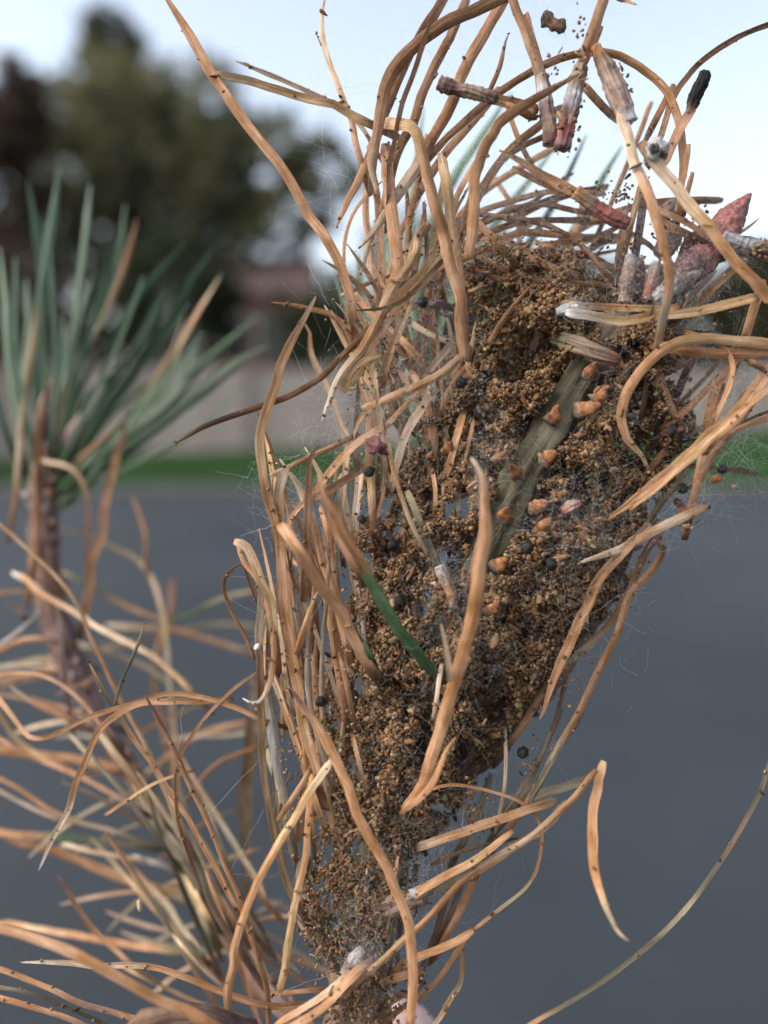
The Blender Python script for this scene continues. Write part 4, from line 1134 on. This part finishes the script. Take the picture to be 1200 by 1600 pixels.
# ------------------------------------------------------------------ frass grains
POLY = parse('735,402 800,388 890,392 950,440 1040,440 1090,520 1078,620 1092,700 1045,770 1012,850 985,930 930,985 880,1030 840,1090 800,1160 760,1200 720,1260 690,1300 660,1340 645,1400 622,1450 602,1500 612,1600 505,1610 530,1500 505,1440 480,1395 502,1300 488,1200 500,1100 500,1030 535,990 552,920 556,840 588,780 628,700 658,640 690,570 715,520')
poly = np.array(POLY)
def inside(pt):
    x, y = pt[:, 0], pt[:, 1]; r = np.zeros(len(pt), bool)
    j = len(poly) - 1
    for i in range(len(poly)):
        xi, yi = poly[i]; xj, yj = poly[j]
        c = ((yi > y) != (yj > y)) & (x < (xj - xi) * (y - yi) / (yj - yi + 1e-9) + xi); r ^= c; j = i
    return r
def edist(pt):
    d = np.full(len(pt), 1e9)
    for i in range(len(poly)):
        a, b = poly[i], poly[(i + 1) % len(poly)]; ab = b - a
        t = np.clip(((pt - a) @ ab) / (ab @ ab), 0, 1)
        d = np.minimum(d, np.linalg.norm(pt - (a + t[:, None] * ab), axis=1))
    return d
HOLES = [(722, 785, 14, 32), (692, 872, 8, 24), (655, 952, 14, 18), (622, 828, 9, 9), (562, 1075, 20, 18), (685, 1262, 12, 9), (898, 668, 13, 12), (700, 800, 8, 20),
         (560, 1330, 14, 22), (520, 1180, 12, 30), (1085, 560, 18, 30), (672, 935, 6, 10), (1060, 590, 14, 12), (570, 930, 10, 12), (505, 1270, 8, 20), (630, 740, 6, 8)]
VOIDS = [(828, 545, 48, 36), (900, 590, 40, 34), (800, 575, 30, 26), (770, 1090, 36, 50), (745, 640, 26, 20), (690, 700, 20, 16), (1000, 620, 30, 40), (930, 500, 36, 12), (725, 1180, 20, 34)]
sp = np.array([(735, 925), (785, 810), (835, 715), (885, 630), (930, 560)])
def stem_dist(pt):
    d = np.full(len(pt), 1e9)
    for a, b in zip(sp[:-1], sp[1:]):
        ab = b - a; t = np.clip(((pt - a) @ ab) / (ab @ ab), 0, 1); d = np.minimum(d, np.linalg.norm(pt - (a + t[:, None] * ab), axis=1))
    return d
NG = 230000
pt = np.c_[nrs.uniform(470, 1100, NG), nrs.uniform(385, 1605, NG)]
pt = pt[inside(pt)]
ed = edist(pt); sd_ = stem_dist(pt)
keep = np.ones(len(pt), bool)
for (hx, hy_, ha, hb) in HOLES: keep &= ((pt[:, 0] - hx) / ha) ** 2 + ((pt[:, 1] - hy_) / hb) ** 2 > 1 + nrs.normal(0, .15, len(pt))
void = np.zeros(len(pt), bool)
for (hx, hy_, ha, hb) in VOIDS: void |= ((pt[:, 0] - hx) / ha) ** 2 + ((pt[:, 1] - hy_) / hb) ** 2 < 1 + nrs.normal(0, .2, len(pt))
lumpn = np.array([noise.noise(Vector((x / 55, y / 55, 3.3))) + .6 * noise.noise(Vector((x / 24, y / 24, 8.1))) for x, y in pt])
fine = np.array([noise.noise(Vector((x / 17, y / 17, 1.1))) for x, y in pt])
lower = np.clip((pt[:, 1] - 1250) / 200, 0, 1)
zf = -9 + 11.0 * np.sqrt(np.minimum(1, ed / 150)) + lumpn * 4.2
zf = zf * (1 - lower) + lower * (-7 + 5.2 * np.sqrt(np.minimum(1, ed / 50)) + lumpn * .8)
dep = nrs.exponential(3.0, len(pt)) * (nrs.rand(len(pt)) < .9)
zz = zf - dep
zz[void] -= nrs.uniform(7, 13, void.sum())
on_stem = (sd_ < 27 + 5 * fine) & (pt[:, 1] < 890)
zz[on_stem] = nrs.uniform(-14, -8, on_stem.sum())
near = (~on_stem) & (sd_ < 62) & (pt[:, 1] < 900); zz[near] = np.minimum(zz[near], 1.6 + nrs.uniform(-3, .8, near.sum()))
# density: ragged gaps, thinner at the edge
acc = keep & ((lumpn + fine * .9 > -.22) | (dep > 2.5)) & ((ed > 26) | (fine + lumpn > nrs.uniform(-.3, .75, len(pt))))
acc &= nrs.rand(len(pt)) < np.where((pt[:, 1] > 1000) & (pt[:, 0] < 560), .55, 1.0)
pt, zz, dep_, lumpk = pt[acc], zz[acc], dep[acc], lumpn[acc]
front = dep_ < .55
pos = [P(u, v, z) for (u, v), z in zip(pt, zz)]
sizes = nrs.lognormal(math.log(.185), .38, len(pos)) * .001      # radius, metres
# grains stuck along needles and strays in the web
extra = []
cand = [s for s in SURF if -9 < s[2] < 9]
for k in range(1500):
    p, w, zm, _ = rnd.choice(cand)
    extra.append((p + Vector([rnd.gauss(0, 1) for _ in range(3)]).normalized() * (w * rnd.uniform(.3, .6)), rnd.uniform(.10, .26) * .001))
for (u, v, su, sv, z, n_) in [(970, 122, 9, 22, 3, 34), (908, 92, 7, 36, 4, 40), (889, 190, 12, 22, 4, 40), (975, 302, 10, 8, 2, 22), (860, 110, 10, 18, 3, 14), (955, 310, 26, 16, 1, 40), (1080, 820, 10, 7, 1, 10), (990, 880, 10, 40, -3, 24), (880, 1060, 22, 30, -4, 50),
                              (1100, 480, 20, 16, -1, 50), (1050, 400, 40, 30, 0, 60), (455, 1190, 14, 60, -1, 40), (540, 1120, 24, 60, 1, 120), (500, 1350, 14, 60, 0, 60), (480, 1420, 10, 20, 0, 50), (740, 1270, 12, 26, -3, 40), (830, 1200, 12, 26, -2, 26), (735, 1260, 4, 24, 0, 26), (640, 470, 60, 40, 1, 40), (600, 600, 40, 60, 2, 50), (1008, 296, 8, 10, 2, 10),
                              (1180, 388, 10, 10, 4, 24), (575, 1560, 36, 26, 0, 160), (560, 880, 14, 90, 0, 140), (1070, 350, 20, 20, 1, 20), (760, 390, 60, 14, 0, 120), (880, 390, 50, 12, 0, 90), (640, 1400, 20, 10, 0, 50), (568, 1440, 36, 60, -1.5, 380), (565, 1560, 34, 40, -1.5, 240), (495, 1420, 14, 30, -1, 140), (520, 1480, 14, 14, -1, 120)]:
    for k in range(n_): extra.append((P(rnd.gauss(u, su), rnd.gauss(v, sv), rnd.gauss(z, 1.2)), rnd.uniform(.11, .25) * .001))
def palette(n, up):
    base = np.array([(.32, .195, .11), (.22, .125, .068), (.15, .083, .048), (.19, .15, .08), (.44, .31, .19), (.075, .045, .03), (.27, .13, .065), (.30, .25, .15)])
    w = np.array([.28, .26, .16, .10, .06, .06, .05, .03]); i = nrs.choice(len(base), n, p=w / w.sum())
    return base[i] * nrs.uniform(.56, .9, n)[:, None] * np.array((1.03, 1.0, .88))
allp = np.array([list(p) for p in pos] + [list(p) for p, _ in extra]); alls = np.concatenate([sizes, [s for _, s in extra]])
frontall = np.concatenate([front, np.ones(len(extra), bool)])
print('grains', len(allp), 'front', frontall.sum())
def grains(P3, S, IV, IF):
    n = len(P3); q = nrs.normal(size=(n, 4)); q /= np.linalg.norm(q, axis=1)[:, None]
    w, x, y, z = q.T
    Rm = np.stack([1 - 2 * (y * y + z * z), 2 * (x * y - z * w), 2 * (x * z + y * w), 2 * (x * y + z * w), 1 - 2 * (x * x + z * z), 2 * (y * z - x * w), 2 * (x * z - y * w), 2 * (y * z + x * w), 1 - 2 * (x * x + y * y)], 1).reshape(n, 3, 3)
    V = IV[None] * (1 + nrs.uniform(-.22, .22, (n, len(IV), 1)))
    V = V * np.stack([nrs.uniform(.75, 1.05, n), nrs.uniform(.75, 1.1, n), np.where(nrs.rand(n) < .10, nrs.uniform(2.2, 4.5, n), nrs.uniform(.9, 1.5, n))], 1)[:, None, :] * S[:, None, None]
    V = np.einsum('nij,nkj->nki', Rm, V) + P3[:, None, :]
    F = IF[None] + (np.arange(n) * len(IV))[:, None, None]
    C = np.repeat(palette(n, None), len(IV), 0)
    return V.reshape(-1, 3), F.reshape(-1, 3), C
org = np.array(P(760, 800, 0))
A = grains(allp[frontall], alls[frontall], IV1, IF1); B = grains(allp[~frontall], alls[~frontall], IV0, IF0)
V = np.vstack([A[0], B[0]]) - org; F = np.vstack([A[1], B[1] + len(A[0])]); C = np.vstack([A[2], B[2]])
tag(link('frass', mesh_np('frass', V, F, M_FRASS, True, C), None, org), 'mass of fine brown droppings packed in the silk around the main stem', 'droppings', kind='stuff')

# ------------------------------------------------------------------ silk
sv = []; sf = []
def strand(a, b, r, sag=.15, wob=.06, n=9):
    L = (b - a).length; off = Vector([rnd.gauss(0, 1) for _ in range(3)]) * L * sag; ph = rnd.uniform(0, 99)
    t = (b - a).normalized(); e1 = t.orthogonal().normalized(); e2 = t.cross(e1); b0 = len(sv)
    for i in range(n):
        s = i / (n - 1)
        p = a.lerp(b, s) + off * math.sin(math.pi * s) + Vector([noise.noise(Vector((s * 4 + ph, q * 9, 0))) for q in range(3)]) * L * wob
        for k in range(3):
            q = 2.094 * k; sv.append(p + (e1 * math.cos(q) + e2 * math.sin(q)) * r)
    for i in range(n - 1):
        for k in range(3): sf.append((b0 + i * 3 + k, b0 + i * 3 + (k + 1) % 3, b0 + (i + 1) * 3 + (k + 1) % 3, b0 + (i + 1) * 3 + k))
ZN = [(550, 640, 40, 50, 0, 90, 50), (470, 790, 36, 50, 0, 90, 46), (800, 285, 34, 44, 3, 90, 55), (1140, 690, 34, 50, 2, 60, 70), (1120, 590, 40, 40, 1, 60, 55), (700, 150, 90, 90, 0, 70, 90), (900, 300, 70, 60, 3, 60, 60),
      (1000, 430, 60, 50, 2, 160, 40), (900, 900, 60, 80, 3, 90, 40), (690, 560, 50, 60, 2, 80, 50), (570, 1480, 30, 80, 1, 180, 36), (640, 1320, 50, 60, 0, 120, 36), (960, 600, 24, 50, 3, 40, 40), (770, 710, 26, 26, 5, 40, 34), (1080, 770, 22, 26, 2, 40, 28),
      (880, 40, 60, 30, 2, 40, 60), (1120, 300, 60, 60, 1, 24, 80), (600, 330, 50, 90, 0, 60, 60), (900, 485, 14, 10, 5, 70, 16), (970, 190, 16, 40, 5, 80, 22), (1025, 235, 14, 16, 6, 80, 18), (750, 760, 6, 24, 15, 50, 16), (560, 1500, 14, 12, 4, 60, 16), (690, 900, 26, 50, 4, 70, 30), (1160, 380, 16, 8, 4, 50, 18), (1190, 600, 20, 10, 5, 40, 22), (750, 960, 40, 60, 4, 80, 34), (760, 300, 90, 50, 1, 120, 70), (640, 520, 50, 60, 3, 90, 50), (960, 340, 70, 40, 2, 110, 60), (620, 660, 40, 60, 3, 100, 50), (640, 1100, 60, 120, 4, 120, 50), (900, 800, 60, 60, 4, 120, 50), (1080, 440, 40, 30, 3, 90, 40)]
for (u, v, su, sv_, z, n_, L) in ZN:
    for k in range(int(n_ * 3.4)):
        uu, vv = rnd.gauss(u, su), rnd.gauss(v, sv_); aa = rnd.uniform(0, 6.28); l = rnd.uniform(.4, 1.3) * L
        z0 = rnd.gauss(z, 1.5)
        strand(P(uu, vv, z0), P(uu + math.cos(aa) * l, vv + math.sin(aa) * l, z0 + rnd.gauss(0, 1.5)), (rnd.uniform(.003, .006) if rnd.random() < .85 else rnd.uniform(.005, .010)) * .001, rnd.uniform(.02, .14), .05, 7)
near_surf = [s[0] for s in SURF if -8 < s[2] < 8]
for k in range(420):
    a = rnd.choice(near_surf); bb = min((rnd.choice(near_surf) for _ in range(14)), key=lambda q: abs((q - a).length - .006))
    if (bb - a).length < .014: strand(a, bb, rnd.uniform(.008, .016) * .001, .05, .05)
for (a, b, r) in [('438,722,2', '500,704,1', .012), ('400,716,2', '470,712,1', .01), ('375,838,3', '430,820,2', .018), ('1090,170,-1', '1125,290,0', .008), ('1010,190,2', '1035,250,4', .03), ('1030,270,3', '1150,325,1', .01), ('820,60,2', '900,110,3', .01), ('700,40,0', '800,80,1', .008), ('866,50,2', '890,110,3', .012), ('1060,640,3', '1200,760,2', .012), ('1170,660,2', '1130,740,3', .014), ('1195,690,2', '1130,750,3', .012), ('1095,790,2', '1150,690,2', .012), ('350,80,-3', '385,70,-3', .012), ('365,1010,-2', '405,1000,2', .008)]:
    pa, pb = [P(*[float(x) for x in s.split(',')]) for s in (a, b)]; strand(pa, pb, r * .001, .06, .05, 14)
so = P(760, 800, 0)
tag(link('silk_webbing', mesh_np('silk_webbing', np.array([list(x - so) for x in sv]), sf, M_SILK), None, so), 'fine white silk threads binding needles and droppings together', 'silk', kind='stuff')

# ------------------------------------------------------------------ the person holding the branch (only a finger shows)
HB = P(556, 1760, -7)
def skin_fig(name, verts, mat, parent=None, lv=2):
    """verts: (x, y, z, radius, index of parent vertex or None), millimetres from HB in world axes"""
    me = bpy.data.meshes.new(name)
    me.from_pydata([v[:3] for v in verts], [(v[4], i) for i, v in enumerate(verts) if v[4] is not None], [])
    o = bpy.data.objects.new(name, me); col.objects.link(o)
    me.materials.append(mat)
    if parent is None: o.matrix_world = Matrix.Translation(HB) @ Matrix.Scale(.001, 4)
    else: o.parent = parent
    o.modifiers.new('Skin', 'SKIN').use_smooth_shade = True
    for i, d in enumerate(me.skin_vertices[0].data):
        d.radius = (verts[i][3], verts[i][3]); d.use_root = verts[i][4] is None
    sb = o.modifiers.new('Subdivision', 'SUBSURF'); sb.levels = lv; sb.render_levels = lv
    return o
gz = -1000 * HB.z                         # the ground in this frame
ox, oy = -1000 * HB.x, -1000 * HB.y       # below the camera
def W3(x, y, z): return (x + ox, y + oy, z + gz)
def chain(vs, pts, start):
    k = start
    for (p, r) in pts: vs.append((*p, r, k)); k = len(vs) - 1
    return k
JA = {}
TORSO = [(W3(0, -430, 980), 120), (W3(0, -430, 1100), 125), (W3(0, -425, 1220), 135), (W3(0, -425, 1330), 125), (W3(0, -420, 1405), 70)]
LSH, LEL, LWR = W3(-175, -425, 1375), W3(-240, -330, 1120), (-40, -48, -96)
RSH, REL, RWR = W3(175, -425, 1375), W3(250, -330, 1140), W3(95, -75, 1300)
bv = []
bv.append((*TORSO[0][0], 120, None))
t_end = chain(bv, TORSO[1:4], 0)
nk = chain(bv, [(W3(0, -415, 1440), 52), (W3(0, -395, 1520), 58), (W3(0, -385, 1585), 88), (W3(0, -390, 1650), 80)], t_end)
chain(bv, [(W3(0, -295, 1555), 14)], nk - 1)
for sx in (-1, 1): chain(bv, [(W3(sx * 84, -400, 1575), 18)], nk - 1)
le = chain(bv, [(LSH, 52), (LEL, 40)], t_end)
wr_ = chain(bv, [(LWR, 24)], le)
def c2w(x, y, z): q = RT * x + UP * y - FW * z; return (q.x, q.y, q.z)
pm = chain(bv, [(c2w(-30, -62, -16), 21)], wr_); pa_ = chain(bv, [(c2w(-22, -44, -17), 17)], pm)
for (y, ln, r) in [(-1, .45, 8.4), (-30, 1.05, 8.4), (-48, 1.0, 8.0), (-64, .85, 7.0)]:
    hi = y > -10
    chain(bv, [(c2w(-18, y - (24 if hi else 3), -20), r * 1.1), (c2w(2 if hi else -1, y - (5 if hi else -2), -26), r * 1.05), (c2w(8 if hi else 12 * ln, y + 2, -17), r), (c2w(13 * ln, y - 2, -1), r * .9), (c2w(4, y - 4, 10), r * .8), (c2w(-4, y - 5, 10), r * .6)], pa_ if y > -45 else pm)
chain(bv, [(c2w(-26, -50, 4), 12), (c2w(-16, -40, 13), 10), (c2w(-6, -30, 17), 9), (c2w(2, -24, 16), 7)], pm)
re_ = chain(bv, [(RSH, 52), (REL, 40), (RWR, 25)], t_end)
rp = chain(bv, [(W3(70, -45, 1318), 22)], re_)
for k_ in range(4): chain(bv, [(W3(62, -32, 1375 - k_ * 20), 8.5), (W3(40, -26, 1380 - k_ * 20), 8), (W3(22, -24, 1378 - k_ * 20), 7)], rp)
chain(bv, [(W3(52, -52, 1300), 10), (W3(30, -40, 1296), 9), (W3(14, -34, 1300), 7)], rp)
for sx in (-1, 1):
    chain(bv, [(W3(sx * 95, -430, 900), 80), (W3(sx * 105, -420, 500), 58), (W3(sx * 110, -440, 100), 42), (W3(sx * 112, -380, 45), 38), (W3(sx * 115, -290, 38), 32)], 0)
M_SKIN = noise_mat('skin', (0.50, 0.33, 0.29), (0.60, 0.42, 0.37), .12, 0.5, 4, 0.3, 1.5, 0.4, 'Object', 0.4)
M_COAT = noise_mat('coat_cloth', (0.03, 0.033, 0.045), (0.05, 0.053, 0.065), .02, 0.9, 5, .4, .4, .3, 'Object', 1.0)
M_JEANS = noise_mat('trouser_cloth', (0.03, 0.04, 0.06), (0.05, 0.06, 0.085), .03, 0.9)
M_HAIR = noise_mat('hair', (0.025, 0.018, 0.013), (0.05, 0.036, 0.026), .08, 0.6)
person = skin_fig('person', bv, M_SKIN)
tag(person, 'bare pale hand gripping the stem at the bottom edge', 'person')
jv = [(*TORSO[0][0], 142, None)]
te = chain(jv, [(p, r + 20) for p, r in TORSO[1:4]], 0)
chain(jv, [(W3(0, -420, 1425), 72)], te)
lj = chain(jv, [(LSH, 70), (LEL, 58)], te); f = .78
chain(jv, [(tuple(a + (b - a) * f for a, b in zip(LEL, LWR)), 42)], lj)
rj = chain(jv, [(RSH, 70), (REL, 58)], te); chain(jv, [(tuple(a + (b - a) * f for a, b in zip(REL, RWR)), 42)], rj)
skin_fig('jacket', jv, M_COAT, person)
tv = [(*W3(0, -430, 930), 135, None)]
for sx in (-1, 1): chain(tv, [(W3(sx * 98, -430, 860), 98), (W3(sx * 105, -420, 500), 74), (W3(sx * 110, -440, 110), 62)], 0)
skin_fig('trousers', tv, M_JEANS, person)
hv_ = [(*W3(0, -410, 1650), 92, None)]
chain(hv_, [(W3(0, -440, 1590), 82), (W3(0, -450, 1510), 60)], 0)
skin_fig('hair', hv_, M_HAIR, person)
for sx in (-1, 1):
    skin_fig('shoe', [(*W3(sx * 110, -440, 58), 50, None), (*W3(sx * 112, -370, 50), 48, 0), (*W3(sx * 116, -280, 44), 42, 1)], M_COAT, person)
